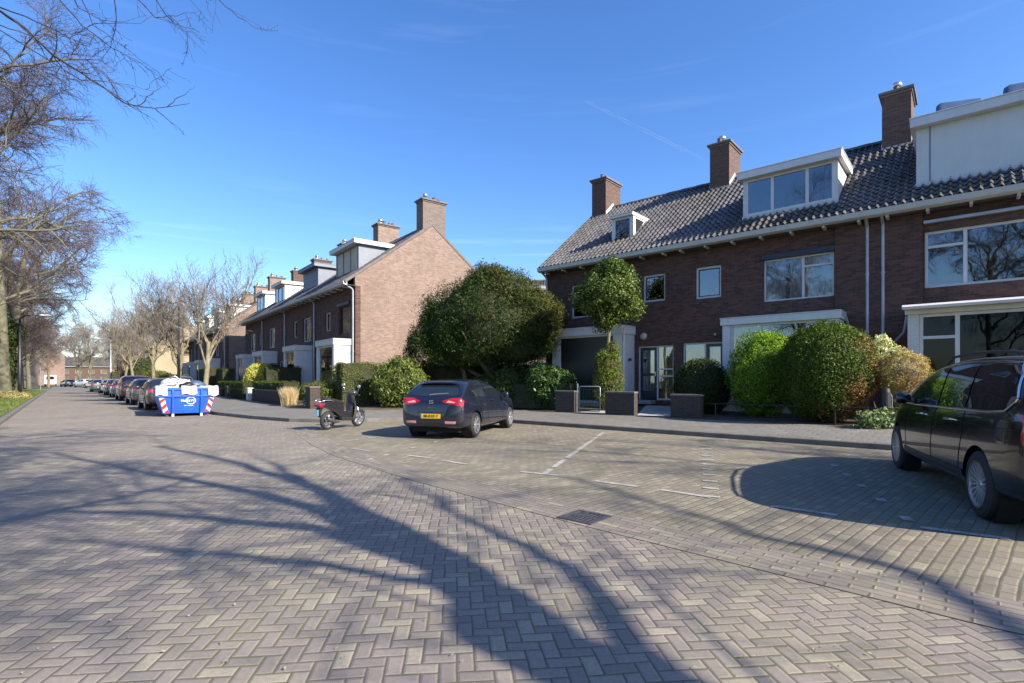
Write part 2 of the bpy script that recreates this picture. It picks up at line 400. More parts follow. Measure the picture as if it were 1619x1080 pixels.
weather(M['white'], 5, .45, .30, (0.36, 0.35, 0.32)); weather(M['panel'], 4, .3, .22, (0.40, 0.40, 0.36)); weather(M['cream'], 3, .8, .35, (0.28, 0.26, 0.22))
weather(M['brick_b'], .7, .25, .35, (0.11, 0.08, 0.065), .45, .75); weather(M['brick'], .6, .4, .25, (0.05, 0.035, 0.03), .45, .8); weather(M['brick_white'], 3, .5, .3, (0.35, 0.34, 0.31))
weather(M['tile'], 1.2, .6, .7, (0.55, 0.6, 0.45), .45, .7, True); weather(M['skipblue'], 6, 1.2, .5, (0.05, 0.055, 0.09), .5, .7)
# ---------------------------------------------------------------- frames of the streets
UA = Vector((.7563, -.6542)); NA = Vector((.6542, .7563))            # right-hand terrace: along, away
def pa(a, D, z=0): return (UA.x*a+NA.x*D, UA.y*a+NA.y*D, z)
RZA = math.atan2(-.6542, .7563)
CB = Vector((-8.23, 27.6)); XB = Vector((.6192, -.7852)); YB = Vector((.7852, .6192))
def pb(x, y, z=0, C=CB): return (C.x+x*XB.x+y*YB.x, C.y+x*XB.y+y*YB.y, z)
RZB = math.atan2(-.7852, .6192)
def pw(s, p, z=0): return (-.65*s+.76*p, .76*s+.65*p, z)             # along the road, across the road
RZW = math.atan2(.76, -.65)

# ---------------------------------------------------------------- ground
g = MB(); g.quad((-900, -200, -.03), (900, -200, -.03), (900, 1500, -.03), (-900, 1500, -.03))
tag(g.build('ground', M['grass_ground']), kind='structure')
g = MB(); g.quad(pw(-60, -1.5), pw(-60, 30), pw(88, 30), pw(88, -1.5))
tag(g.build('road', M['road']), kind='structure')
g = MB(); g.quad(pw(88, -60, .002), pw(88, 60, .002), pw(104, 60, .002), pw(104, -60, .002)); g.quad(pw(104, -1.5, .002), pw(104, 7, .002), pw(240, 7, .002), pw(240, -1.5, .002))
tag(g.build('side_street', M['asphalt']), kind='structure')
# parking area in front of the right-hand terrace
g = MB()
rows = [[pa(a, d0, .003), pa(a, 14.0, .003)] for a, d0 in ((-16.5, 8.3), (-14, 7.6), (-11.8, 6.6), (-9, 5.75), (-6, 5.2), (-3, 4.85), (0, 4.62), (6, 4.45), (20, 4.4))]
g.grid(rows); tag(g.build('parking_area', M['bay']), kind='structure')
rows = []
ctr = [(-15.5, 7.85), (-13, 6.95), (-11.0, 6.2), (-9, 5.6), (-6, 5.05), (-3, 4.7), (0, 4.45), (6, 4.3), (20, 4.25)]
for a, d in ctr: rows.append([pa(a, d-.30, .005), pa(a, d+.29, .006)])
g = MB(); g.grid(rows); gs = g.build('gutter_strip', M['gutterpave'], fix=False); tag(gs, kind='structure')
acc = [0]
for r0_, r1_ in zip(rows, rows[1:]): acc.append(acc[-1]+(Vector(r1_[0])-Vector(r0_[0])).length)
uvl = gs.data.uv_layers.new(name='along')
for poly in gs.data.polygons:
    for li in poly.loop_indices:
        vi = gs.data.loops[li].vertex_index; uvl.data[li].uv = (acc[vi//2], .595*(vi % 2)+.085*3)

# kerb line and back-of-pavement line, matched point by point
KERB = [pw(150, 4.8), pw(88, 4.8), pw(60, 4.75), pw(40, 4.72), (-15.3, 25.1, 0), (-12.1, 21.4, 0), (-9.5, 19.2, 0), (-7.6, 17.9, 0), (-6.2, 17.55, 0), (-4.9, 17.8, 0), (-3.6, 18.5, 0), pa(-14.4, 13.15), pa(-12, 13.15), pa(-8, 13.15), pa(-4, 13.15), pa(0, 13.15), pa(4, 13.15), pa(9, 13.15), pa(18, 13.15)]
BACK = [pb(-118, -3.8), pb(-70, -3.8), pb(-45, -3.8), pb(-24, -3.8), pb(-8, -3.8), pb(-2, -3.8), pb(2, -3.8), pb(4.6, -3.8), (-6.8, 20.75, 0), (-5.2, 20.8, 0), (-3.4, 21.4, 0), pa(-16.0, 15.8), pa(-12.6, 15.8), pa(-8.2, 15.8), pa(-4.1, 15.8), pa(0, 15.8), pa(4, 15.8), pa(9, 15.8), pa(18, 15.8)]
def inward(k, b, w):
    v = Vector((b[0]-k[0], b[1]-k[1])); v.normalize(); return (k[0]+v.x*w, k[1]+v.y*w)
g = MB(); rows = []
for k, b in zip(KERB, BACK):
    i = inward(k, b, .13)
    rows.append([(k[0], k[1], -.01), (k[0], k[1], .11), (inward(k, b, .015)[0], inward(k, b, .015)[1], .125), (i[0], i[1], .127), (i[0], i[1], .05)])
g.grid(rows); tag(g.build('kerb', M['kerb']), kind='structure')
g = MB(); rows = []
for k, b in zip(KERB, BACK):
    i = inward(k, b, .131)
    rows.append([(i[0], i[1], .125), ((i[0]+b[0])/2, (i[1]+b[1])/2, .18), (b[0], b[1], .245)])
g.grid(rows); tag(g.build('pavement', M['pave'], smooth=False), kind='structure')
g = MB(); rows = []
for n, b in enumerate(BACK):
    dx, dy = (YB.x, YB.y) if n < 8 else ((.70, .71) if n < 11 else (NA.x, NA.y))
    rows.append([(b[0], b[1], .235), (b[0]+dx*4, b[1]+dy*4, .40), (b[0]+dx*60, b[1]+dy*60, .42)])
g.grid(rows); tag(g.build('garden_ground', M['soil']), kind='structure')
# left verge
g = MB(); g.grid([[pw(s, -1.5, -.01), pw(s, -1.51, .09), pw(s, -1.68, .095), pw(s, -1.70, .05)] for s in (-60, 0, 20, 40, 60, 88)])
tag(g.build('kerb', M['kerb']), kind='structure')
g = MB(); random.seed(3)
rows = []
for i in range(75):
    s = -60+i*2
    rows.append([pw(s, p, .085 + (0 if p > -2 else random.uniform(0, .07))) for p in (-1.7, -2.4, -3.2, -4.2, -5.2, -6.5, -9)])
g.grid(rows); tag(g.build('verge', M['grass_ground'], smooth=True), kind='structure')
g = MB()
for s0, s1 in ((-40, -18), (22.5, 26.5)): g.quad(pw(s0, -1.71, .165), pw(s1, -1.71, .165), pw(s1, -9, .18), pw(s0, -9, .18))
tag(g.build('footpath', M['pave']), kind='structure')

# bay markings: rows of pale paving bricks
def mark_row(p0, p1, size=(.21, .1), gap=0.0, z=.011, skip=0.0, seed=1):
    rnd = random.Random(seed); g = MB()
    a = Vector(p0[:2]); b = Vector(p1[:2]); d = (b-a); Ln = d.length; d.normalize(); n = Vector((-d.y, d.x))
    t = 0
    while t < Ln:
        if rnd.random() >= skip:
            q = a+d*t; e = q+d*size[0]; w = n*size[1]*.5
            zz = z+rnd.uniform(-.0005, .0005)
            g.quad((*(q-w), zz), (*(e-w), zz), (*(e+w), zz), (*(q+w), zz))
        t += size[0]+gap
    return g
def mline(name, *rows):
    g = MB()
    for r in rows:
        n = len(g.v); g.v += r.v; g.f += [tuple(i+n for i in f) for f in r.f]
    return tag(g.build(name, M['mark']), kind='structure')
b1a, b1b = (0.49, 8.02), (2.43, 14.1)
b2a, b2b = (2.44, 6.42), (4.4, 11.9)
mline('bay_marking',
      mark_row(b1a, b1b, (.2, .09), .012, skip=.12, seed=4),
      mark_row(b2a, b2b, (.10, .2), .42, skip=.0, seed=5),
      mark_row((4.05, 5.35), (5.6, 9.3), (.2, .1), .7, seed=8),
      mark_row((-2.6, 9.4), (-1.75, 12.2), (.2, .09), .35, skip=.1, seed=9),
      mark_row((-3.9, 12.3), (-3.3, 13.2), (.2, .09), .02, skip=.1, seed=12))
g = MB()
for (x0, y0, x1, y1) in ((.14, 8.2, .53, 7.98), (1.18, 7.45, 1.62, 7.12), (1.95, 6.85, 2.35, 6.5), (2.95, 5.98, 3.4, 5.62), (3.98, 5.12, 4.45, 4.78), (-2.0, 10.0, -1.6, 9.7), (-1.25, 9.35, -.85, 9.0), (-3.4, 11.0, -3.0, 10.7)):
    r = mark_row((x0, y0), (x1, y1), (.21, .09), .008, seed=3)
    n = len(g.v); g.v += r.v; g.f += [tuple(i+n for i in f) for f in r.f]
tag(g.build('bay_marking', M['mark']), kind='structure')
g = MB()   # give way teeth at the crossing
for i in range(9):
    p = -.8+i*.6; a = pw(87.0, p, .006); b = pw(87.0, p+.35, .006); c = pw(87.6, p+.18, .006); d = pw(87.6, p+.17, .006)
    g.quad(a, b, c, d)
tag(g.build('road_marking', M['mark']), kind='structure')

# drain grate in the gutter strip
def drain():
    t = thing('drain_grate', 'square cast iron drain grate sunk in the gutter strip of the brick road', 'drain', (.76, 5.5, 0), math.atan2(-.6542, .7563))
    g = MB(); o, i = .21, .165
    for (x0, x1, y0, y1) in ((-o, o, -o, -i), (-o, o, i, o), (-o, -i, -i, i), (i, o, -i, i)): g.box(x0, x1, y0, y1, -.03, .016)
    g.build('frame', M['cast'], t)
    g = MB(); g.box(-i, i, -.018, .018, -.02, .014)
    for k in range(7):
        x = -i+.018+k*(2*i-.036)/6; g.box(x-.012, x+.012, -i, -.018, -.02, .013); g.box(x-.012, x+.012, .018, i, -.02, .013)
    g.build('grille', M['cast'], t)
    g = MB(); g.quad((-i, -i, .0095), (i, -i, .0095), (i, i, .0095), (-i, i, .0095)); g.build('pit', M['black'], t)
drain()

# loose leaves, twigs and grit on the road
def scatter_bits():
    rnd = np.random.default_rng(5); n = 1400
    s = rnd.uniform(0, 1, n)
    X = rnd.uniform(-7, 9, n); Y = 2.2+rnd.uniform(0, 1, n)**1.3*13
    g = MB()
    for x, y in zip(X, Y):
        r = rnd.uniform(.004, .014); a = rnd.uniform(0, 3.1)
        c, s_ = math.cos(a)*r, math.sin(a)*r
        g.quad((x-c, y-s_, .013), (x+s_*.6, y-c*.6, .014+r*.4), (x+c, y+s_, .016), (x-s_*.6, y+c*.6, .013+r*.3))
    tag(g.build('leaf_litter', plain('leaf_litter', (0.30, 0.26, 0.17), 0.8, 0.6, 7.0), fix=False), kind='stuff')
scatter_bits()
# grass blades on the verge
def blades(name, pts, h, w, mat, seed, lean=.4, parent=None):
    rnd = np.random.default_rng(seed); n = len(pts); P = np.array(pts, float)
    a = rnd.uniform(0, 2*np.pi, n); hh = h*rnd.uniform(.4, 1.2, n)
    side = np.stack([np.cos(a), np.sin(a), np.zeros(n)], 1)*w
    ln = np.stack([rnd.normal(0, lean, n)*hh, rnd.normal(0, lean, n)*hh, hh], 1)
    v = np.stack([P-side, P+side, P+side*.4+ln*.75, P+ln], 1).reshape(-1, 3)
    return from_np(name, v, mat, parent)
def from_np(name, v, mat, parent=None, smooth=False):
    n = len(v)//4
    me = bpy.data.meshes.new(name); me.vertices.add(len(v)); me.vertices.foreach_set('co', v.astype(np.float32).ravel())
    me.loops.add(n*4); me.loops.foreach_set('vertex_index', np.arange(n*4, dtype=np.int32))
    me.polygons.add(n); me.polygons.foreach_set('loop_start', np.arange(n, dtype=np.int32)*4); me.polygons.foreach_set('loop_total', np.full(n, 4, np.int32))
    me.update(calc_edges=True)
    return link(name, me, mat, parent, smooth)
rnd = np.random.default_rng(2)
ss = 12+rnd.uniform(0, 1, 26000)**1.4*75; pp = rnd.uniform(-7.5, -1.75, 26000)
keep = ~((ss > 22.5) & (ss < 26.5)); ss, pp = ss[keep], pp[keep]
pts = np.stack([-.65*ss+.76*pp, .76*ss+.65*pp, np.full(len(ss), .09)], 1)
o = blades('verge_grass', pts, .12, .02, leaf_mat('grass_blades', (0.07, 0.12, 0.02), (0.20, 0.24, 0.06), trans=.3), 4)
tag(o, kind='stuff')
# ---------------------------------------------------------------- terraced houses
EAVE_Z, EAVE_Y, RIDGE_Z, RIDGE_Y, DEPTH = 6.56, -.5, 10.4, 4.6, 9.2
SL = math.atan2(RIDGE_Z-EAVE_Z, RIDGE_Y-EAVE_Y); CS, SN = math.cos(SL), math.sin(SL)
SLEN = math.hypot(RIDGE_Z-EAVE_Z, RIDGE_Y-EAVE_Y)
def roof_z(y): return EAVE_Z+(y-EAVE_Y)*math.tan(SL)
_tile_cache = {}
def tile_mesh(Wd, ns, seed=0):
    key = (round(Wd, 2), ns, seed)
    if key in _tile_cache: return _tile_cache[key]
    rnd = random.Random(seed+11); nt_ = max(1, round(Wd/.213)); tw = Wd/nt_; rl = .335; nr = int(SLEN/rl)+1; rl = SLEN/nr
    g = MB(); rows = []
    jit = [[(rnd.uniform(-.004, .006), rnd.uniform(-.003, .003)) for _ in range(nt_)] for _ in range(nr)]
    for r in range(nr):
        for e in (0, 1):
            s = (r+e)*rl if e == 0 else (r+1)*rl
            row = []
            for i in range(nt_*ns+1):
                u = (i % ns)/ns; ti = min(i//ns, nt_-1)
                w = .5-.5*math.cos(2*math.pi*min(1, u*1.3)) if u < .77 else 0
                h = .078*w**1.2+(.034 if e == 0 else .004)+jit[r][ti][0]
                ss = s-(.02 if e == 0 else 0)+jit[r][ti][1]
                row.append((i*tw/ns, EAVE_Y+ss*CS-h*SN, EAVE_Z+ss*SN+h*CS+.02))
            rows.append(row)
    g.grid(rows)
    # underside + rear slope
    g.quad((0, EAVE_Y, EAVE_Z-.06), (Wd, EAVE_Y, EAVE_Z-.06), (Wd, RIDGE_Y, RIDGE_Z-.06), (0, RIDGE_Y, RIDGE_Z-.06))
    g.quad((0, RIDGE_Y, RIDGE_Z+.03), (Wd, RIDGE_Y, RIDGE_Z+.03), (Wd, DEPTH-EAVE_Y, EAVE_Z+.03), (0, DEPTH-EAVE_Y, EAVE_Z+.03))
    g.quad((0, EAVE_Y, EAVE_Z-.06), (0, RIDGE_Y, RIDGE_Z-.06), (0, RIDGE_Y, RIDGE_Z+.03), (0, EAVE_Y, EAVE_Z+.03))
    g.quad((Wd, EAVE_Y, EAVE_Z-.06), (Wd, RIDGE_Y, RIDGE_Z-.06), (Wd, RIDGE_Y, RIDGE_Z+.03), (Wd, EAVE_Y, EAVE_Z+.03))
    me = g.mesh('roof', fix=False); me.materials.append(M['tile'])
    _tile_cache[key] = me; return me

def wall_panel(g, xs0, xs1, z0, z1, y0, y1, holes):
    X = sorted({xs0, xs1, *[h[0] for h in holes], *[h[1] for h in holes]}); X = [x for x in X if xs0 <= x <= xs1]
    Z = sorted({z0, z1, *[h[2] for h in holes], *[h[3] for h in holes]}); Z = [z for z in Z if z0 <= z <= z1]
    for j in range(len(Z)-1):
        zc = (Z[j]+Z[j+1])/2; run = None
        for i in range(len(X)):
            solid = i < len(X)-1 and not any(h[0] < (X[i]+X[i+1])/2 < h[1] and h[2] < zc < h[3] for h in holes)
            if solid and run is None: run = X[i]
            if not solid and run is not None:
                g.box(run, X[i], y0, y1, Z[j], Z[j+1]); run = None

def frame_unit(parent, x0, x1, z0, z1, y, v=(), h=(), fm='white', gm='glass', w=.06, curtain=None, name='window', sill=True, d=.07, sash=False):
    """v: x of mullions; h: (xa, xb, z) transoms. y is the outer face of the frame"""
    g = MB(); g.box(x0, x0+w, y, y+d, z0, z1); g.box(x1-w, x1, y, y+d, z0, z1)
    g.box(x0+w, x1-w, y, y+d, z1-w, z1); g.box(x0+w, x1-w, y, y+d, z0, z0+w)
    for x in v: g.box(x-w*.6, x+w*.6, y, y+d, z0+w, z1-w)
    for xa, xb, z in h: g.box(xa+w*.62, xb-w*.62, y+.003, y+d-.003, z-w*.5, z+w*.5)
    if sill: g.box(x0-.03, x1+.03, y-.05, y+.02, z0-.06, z0-.001)
    f = g.build(name, M[fm], parent, bevel=.006)
    g = MB(); yy = y+d*.5
    g.box(x0+w*.9, x1-w*.9, yy, yy+.008, z0+w*.9, z1-w*.9); g.build('pane', M[gm], f)
    if sash:
        g = MB(); a, b, c, e, k = x0+w+.001, x1-w-.001, z0+w+.001, z1-w-.001, .035
        g.box(a, a+k, y+.012, y+.06, c, e); g.box(b-k, b, y+.012, y+.06, c, e); g.box(a+k, b-k, y+.012, y+.06, e-k, e); g.box(a+k, b-k, y+.012, y+.06, c, c+k)
        g.build('sash', M['darkframe'], f)
    if curtain:
        for (ca, cb, cm) in curtain:
            g = MB(); n = max(8, int((cb-ca)/.035)); rows = [[], []]
            for i in range(n+1):
                x = ca+(cb-ca)*i/n; yo = y+.14+.022*math.sin(i*1.15)+.01*math.sin(i*.41)
                rows[0].append((x, yo, z0+.04)); rows[1].append((x, yo, z1-.02))
            g.grid(rows); g.build('curtain', M[cm], f, smooth=True)
    return f

def chimney(parent, x0, x1, y0, y1, ztop, bm='brick_c', pots=3, cowl=True, seed=0, name='chimney'):
    rnd = random.Random(seed); zb = roof_z(y0)-.5 if y0 < RIDGE_Y else RIDGE_Z-1
    g = MB(); g.box(x0, x1, y0, y1, zb, ztop-.12); ch = g.build(name, M[bm], parent)
    g = MB(); g.box(x0-.1, x1+.1, y0-.1, y1+.1, ztop-.12, ztop-.03); g.box(x0-.04, x1+.04, y0-.04, y1+.04, ztop-.2, ztop-.121); g.build('cap', M['cap'], ch, bevel=.01)
    g = MB(); zf = roof_z(y0)
    g.box(x0-.012, x1+.012, y0-.012, y0+.02, zf-.03, zf+.12)
    for xs in (x0-.015, x1-.005):
        g.prism([(y0, zf-.02), (RIDGE_Y, RIDGE_Z+.0), (RIDGE_Y, RIDGE_Z+(.30 if bm == 'brick_c' else .05)), (y0, zf+(.26 if bm == 'brick_c' else .03))], 'x', xs, xs+.02)
    g.build('flashing', M['lead'], ch)
    xm = (x0+x1)/2
    for k in range(pots):
        y = y0+.25+(y1-y0-.5)*k/max(1, pots-1); r = rnd.uniform(.08, .11); hh = rnd.uniform(.12, .22)
        g = MB(); g.lathe([(0, ztop-.03), (r, ztop-.03), (r*.9, ztop+hh), (r*1.1, ztop+hh+.02), (r*.75, ztop+hh+.03), (0, ztop+hh)], 12, c=(xm+rnd.uniform(-.08, .08), y, 0))
        g.build('pot', M['pot'], ch, smooth=False)
    if cowl:
        g = MB(); y = y0+.35; zt = ztop+.05
        g.cyl(xm, y, ztop-.03, zt+.14, .07, 12)
        g.lathe([(0, zt+.12), (.13, zt+.14), (.16, zt+.22), (.13, zt+.3), (0, zt+.34)], 14, c=(xm, y, 0))
        g.build('cowl', M['steel'], ch, smooth=True)
    return ch

def dormer(parent, x0, x1, yf, z0, z1, corn=.22, over=.16, kind='white', lights=3, name='dormer', capm='white', seed=0):
    """box dormer: cheeks run back into the roof"""
    yb = EAVE_Y+(z1-EAVE_Z)/math.tan(SL)+.25; yb = min(yb, RIDGE_Y-.05)
    side = {'white': 'white', 'grey': 'greyboard', 'panel': 'panel', 'greyblind': 'greyboard'}[kind]
    g = MB(); t = .09
    g.prism([(yf, z0), (yf, z1-.003), (yb, z1-.003), (yb, roof_z(yb)-.3), (yf, z0-.1)], 'x', x0, x0+t)
    g.prism([(yf, z0), (yf, z1-.003), (yb, z1-.003), (yb, roof_z(yb)-.3), (yf, z0-.1)], 'x', x1-t, x1)
    g.box(x0+t, x1-t, yf+.3, yf+.36, z0-.05, z1-.01)
    d = g.build(name, M[side], parent)
    g = MB(); g.box(x0-over, x1+over, yf-over-.12, yb+.15, z1, z1+corn); g.box(x0-over-.02, x1+over+.02, yf-over-.14, yb+.17, z1+corn, z1+corn+.035)
    g.build('fascia', M[capm], d, bevel=.008)
    g = MB(); g.box(x0-.02, x1+.02, yf-.05, yf+.08, z0-.16, z0-.002); g.build('flashing', M['lead'], d)
    xa, xb = x0+t+.002, x1-t-.002
    if kind == 'panel':
        g = MB(); g.box(xa, xb, yf+.01, yf+.05, z0, z1-.002)
        g.build('panel', M['panel'], d)
        g = MB(); g.box(xa+.22, xa+.25, yf-.002, yf+.009, z0, z1-.003); g.build('rail', M['greyboard'], d)
    elif kind == 'greyblind':
        f = frame_unit(d, xa, xb, z0, z1-.002, yf-.01, v=[xa+(xb-xa)*.33, xa+(xb-xa)*.66], fm='greyboard', gm='shutter', w=.08, sill=False, name='shutter_frame')
    elif kind == 'grey':
        g = MB(); nb = 8
        for k in range(nb): g.box(xa, xb, yf+.0+.004*(k % 2), yf+.05, z0+(z1-z0)*k/nb, z0+(z1-z0)*(k+1)/nb-.012)
        g.build('cladding', M['greyboard'], d)
    else:
        vs = {3: [xa+(xb-xa)*.32, xa+(xb-xa)*.71], 2: [xa+(xb-xa)*.5], 1: []}[lights]
        frame_unit(d, xa, xb, z0+.0, z1-.002, yf-.01, v=vs, w=.085, sill=False, curtain=[(xa+.1, xb-.1, 'room_shade')], gm='glass')  # no real curtain: dark sheet stands in for the unlit interior
    return d

def bay(parent, x0, x1, proj=1.05, z1=3.55, zt=3.30, zs=.75, pier=.26, v=(), h=(), side='brick_white', gm='glass', curtain=None, fw=.07, canopy='white', over=.06, name='bay_window', fm='white'):
    yf = -proj
    g = MB(); g.box(x0, x0+pier, yf, -.002, .15, zt); g.box(x1-pier, x1, yf, -.002, .15, zt); g.box(x0+pier, x1-pier, yf+.04, yf+.24, .15, zs-.002)
    b = g.build(name, M[side], parent)
    g = MB(); g.box(x0-over, x1+over, yf-over, -.003, zt+.001, z1); g.box(x0-over-.02, x1+over+.02, yf-over-.02, -.004, z1, z1+.03)
    g.build('canopy', M[canopy], b, bevel=.01)
    frame_unit(b, x0+pier+.002, x1-pier-.002, zs, zt-.001, yf+.06, v=v, h=h, w=fw, gm=gm, curtain=curtain, name='window_frame', fm=fm)
    return b

def tag_part(o, label): o['label'] = label; return o

def gutter(parent, Wd, mat='cream', step=.95, ph=.3):
    g = MB()
    g.prism([(EAVE_Y-.14, EAVE_Z-.15), (EAVE_Y-.02, EAVE_Z-.19), (EAVE_Y+.06, EAVE_Z-.19), (EAVE_Y+.06, EAVE_Z+.01), (EAVE_Y+.03, EAVE_Z+.01), (EAVE_Y+.03, EAVE_Z-.12), (EAVE_Y-.11, EAVE_Z-.1), (EAVE_Y-.11, EAVE_Z+.01), (EAVE_Y-.16, EAVE_Z+.01)], 'x', 0, Wd)
    s_ = MB(); s_.box(0, Wd, EAVE_Y+.061, -.001, EAVE_Z-.175, EAVE_Z-.16); s_.build('soffit', M['tile_dark'], parent)  # soffit coloured dark: shadow under the eave painted in, not tile
    x = ph
    while x < Wd-.05:
        g.prism([(EAVE_Y+.36, EAVE_Z-.27), (EAVE_Y+.36, EAVE_Z-.192), (EAVE_Y+.02, EAVE_Z-.192), (EAVE_Y+.02, EAVE_Z-.26)], 'x', x, x+.075); x += step
    return g.build('gutter', M[mat], parent)

def downpipe(parent, x, y=-.09, z0=.2, z1=6.37, mat='zinc', r=.045, neck=True):
    g = MB(); g.cyl(x, y, z0, z1-.25, r, 12)
    if neck: g.tube([(x, y, z1-.25), (x, y-.05, z1-.15), (x, EAVE_Y+.1, z1-.02), (x, EAVE_Y+.03, z1+.02)], r, 10)
    for z in (1.2, 2.9, 4.7): g.cyl(x, y, z, z+.05, r+.012, 12); g.box(x-.012, x+.012, y, 0, z+.01, z+.03)
    return g.build('downpipe', M[mat], parent, smooth=False)

def house(label, loc, rz, Wd, wins=(), bays=(), dorms=(), chims=(), doors=(), gables='', bm='brick', gm=None, ns=8, pipes=(), name='terraced_house', cat='house', gutm='cream', recess=(), seed=0, grp=None, ridge=True):
    t = thing(name, label, cat, loc, rz, grp)
    holes = [(w['x'][0], w['x'][1], w['z'][0], w['z'][1]) for w in wins]+[(d['x'][0], d['x'][1], d['z'][0], d['z'][1]) for d in doors]+[(b['x'][0]+.3, b['x'][1]-.3, .6, 3.2) for b in bays]
    g = MB(); wall_panel(g, 0, Wd, .1, EAVE_Z-.18, 0, .28, holes)
    for (xa, xb) in recess: g.box(xa, xb, -.10, -.001, .1, EAVE_Z-.19)
    g.build('wall', M[bm], t)
    g = MB()
    for sd in gables:
        xa, xb = (Wd-.28, Wd-.002) if sd == 'r' else (.002, .28)
        g.prism([(.281, .1), (.281, roof_z(.281)-.075), (RIDGE_Y, RIDGE_Z-.075), (DEPTH, roof_z(.0)-.04), (DEPTH, .1)], 'x', xa, xb)
        xa, xb = (Wd-.27, Wd-.004) if sd == 'r' else (.004, .27)
        g.prism([(-.02, EAVE_Z-.17), (-.02, roof_z(-.02)-.075), (.280, roof_z(.28)-.075), (.280, EAVE_Z-.17)], 'x', xa, xb)
    g.box(.29, Wd-.29, DEPTH-.3, DEPTH-.05, .1, EAVE_Z)
    if gables: g.build('gable_wall', M[gm or bm], t)
    else: g.build('rear_wall', M[gm or bm], t)
    g = MB(); g.box(.3, Wd-.3, 3.4, 3.45, .2, 6.2); g.box(.3, Wd-.3, .3, 3.39, 3.35, 3.55); g.box(.3, Wd-.3, .3, 3.39, 6.1, 6.15)
    g.box(.3, Wd-.3, .3, 3.39, .3, .5); g.box(.285, .30, .3, 3.39, .5, 6.1); g.box(Wd-.30, Wd-.285, .3, 3.39, .5, 6.1)
    g.build('interior', M['room_shade'], t)
    r = link('roof', tile_mesh(Wd, ns, seed), None, t, smooth=False)
    if ridge:
        g = MB(); x = 0; k = 0
        while x < Wd-.02:
            xe = min(x+.36, Wd)
            pts = [(RIDGE_Y+.15*math.cos(a), RIDGE_Z+.0+(.13+.012*(k % 2))*math.sin(a)) for a in [math.pi*i/6 for i in range(7)]]
            g.prism(pts, 'x', x, xe-.004); x += .36; k += 1
        g.build('ridge_tiles', M['tile_dark'], r)
    for sd in gables:
        xa, xb = (Wd-.03, Wd+.025) if sd == 'r' else (-.025, .03)
        g = MB(); o = .085
        g.prism([(EAVE_Y-.05, EAVE_Z-.06), (EAVE_Y-.05, EAVE_Z+.06), (RIDGE_Y, RIDGE_Z+o+.02), (RIDGE_Y, RIDGE_Z-.05)], 'x', xa, xb)
        g.prism([(RIDGE_Y+.001, RIDGE_Z-.05), (RIDGE_Y+.001, RIDGE_Z+o+.02), (DEPTH+.5, EAVE_Z+.06), (DEPTH+.5, EAVE_Z-.12)], 'x', xa, xb)
        g.build('verge', M['cap'], r)
    gutter(t, Wd, gutm)
    for x in pipes: downpipe(t, x)
    for c in chims: chimney(t, **c)
    for d in dorms: dormer(t, **d)
    for b in bays: b = dict(b); x = b.pop('x'); bay(t, x[0], x[1], **b)
    for w in wins:
        w = dict(w); x = w.pop('x'); z = w.pop('z'); y = w.pop('y', .09); lint = w.pop('lintel', None)
        frame_unit(t, x[0], x[1], z[0], z[1], y, **w)
        if lint:
            g = MB(); g.box(x[0]-.04, x[1]+.04, -.10, .05, z[1]+.002, z[1]+.16); g.build('lintel', M[lint], t, bevel=.008)
    for d in doors:
        d = dict(d); x = d['x']; z = d['z']; xs = d['split']; fm = d.get('fm', 'white'); dm = d.get('dm', 'darkframe'); left = d.get('door_left', True)
        g = MB(); w = .06; y = .08
        g.box(x[0], x[0]+w, y, y+.09, z[0], z[1]); g.box(x[1]-w, x[1], y, y+.09, z[0], z[1]); g.box(x[0]-.04, x[1]+.04, y-.06, y+.09, z[1], z[1]+.07)
        g.box(x[0]+w, x[1]-w, y, y+.09, z[1]-w, z[1]-.001); g.box(xs-w/2, xs+w/2, y, y+.09, z[0], z[1]-w)
        a, b_ = (xs+w/2, x[1]-w) if left else (x[0]+w, xs-w/2)
        for zz in d.get('bars', ()): g.box(a, b_, y+.004, y+.086, zz, zz+.06)
        g.box(a, b_, y+.002, y+.088, z[0], z[0]+.07)
        fr = g.build('door_frame', M[fm], t, bevel=.005)
        g = MB(); g.box(a, b_, y+.04, y+.05, z[0]+.07, z[1]-w); g.build('pane', M['glass'], fr)
        g = MB(); g.box(a, b_, y+.2, y+.22, z[0]+.07, z[1]-w); g.build('curtain', M['beigeblind'] if d.get('blind') else M['room_shade'], fr)  # without a blind, a dark sheet that paints the unlit hall
        da, db = (x[0]+w+.005, xs-w/2-.005) if left else (xs+w/2+.005, x[1]-w-.005)
        g = MB(); s = .11; zb = z[0]+.02; zt = z[1]-w-.005
        g.box(da, da+s, y+.02, y+.07, zb, zt); g.box(db-s, db, y+.02, y+.07, zb, zt); g.box(da+s, db-s, y+.02, y+.07, zt-s, zt); g.box(da+s, db-s, y+.02, y+.07, zb, zb+.35); g.box(da+s, db-s, y+.02, y+.07, zb+.95, zb+1.06)
        dr = g.build('door', M[dm], t, bevel=.004)
        g = MB(); g.box(da+s, db-s, y+.04, y+.05, zb+.35, zt-s); g.build('pane', M['glass'], dr)
        g = MB(); g.box(da+s+.08, db-s-.04, y+.15, y+.17, zb+.35, zt-s); g.build('curtain', M['curtain'], dr)
        g = MB(); g.box(da+.02, db-.02, -.45, y+.08, z[0]-.15, z[0]-.002); g.build('step', M['concrete'], t)
        g = MB(); hx = db-.05 if left else da+.05
        g.box(hx-.015, hx+.015, y-.03, y+.02, zb+.95, zb+1.12); g.build('handle', M['steel'], dr)
    return t

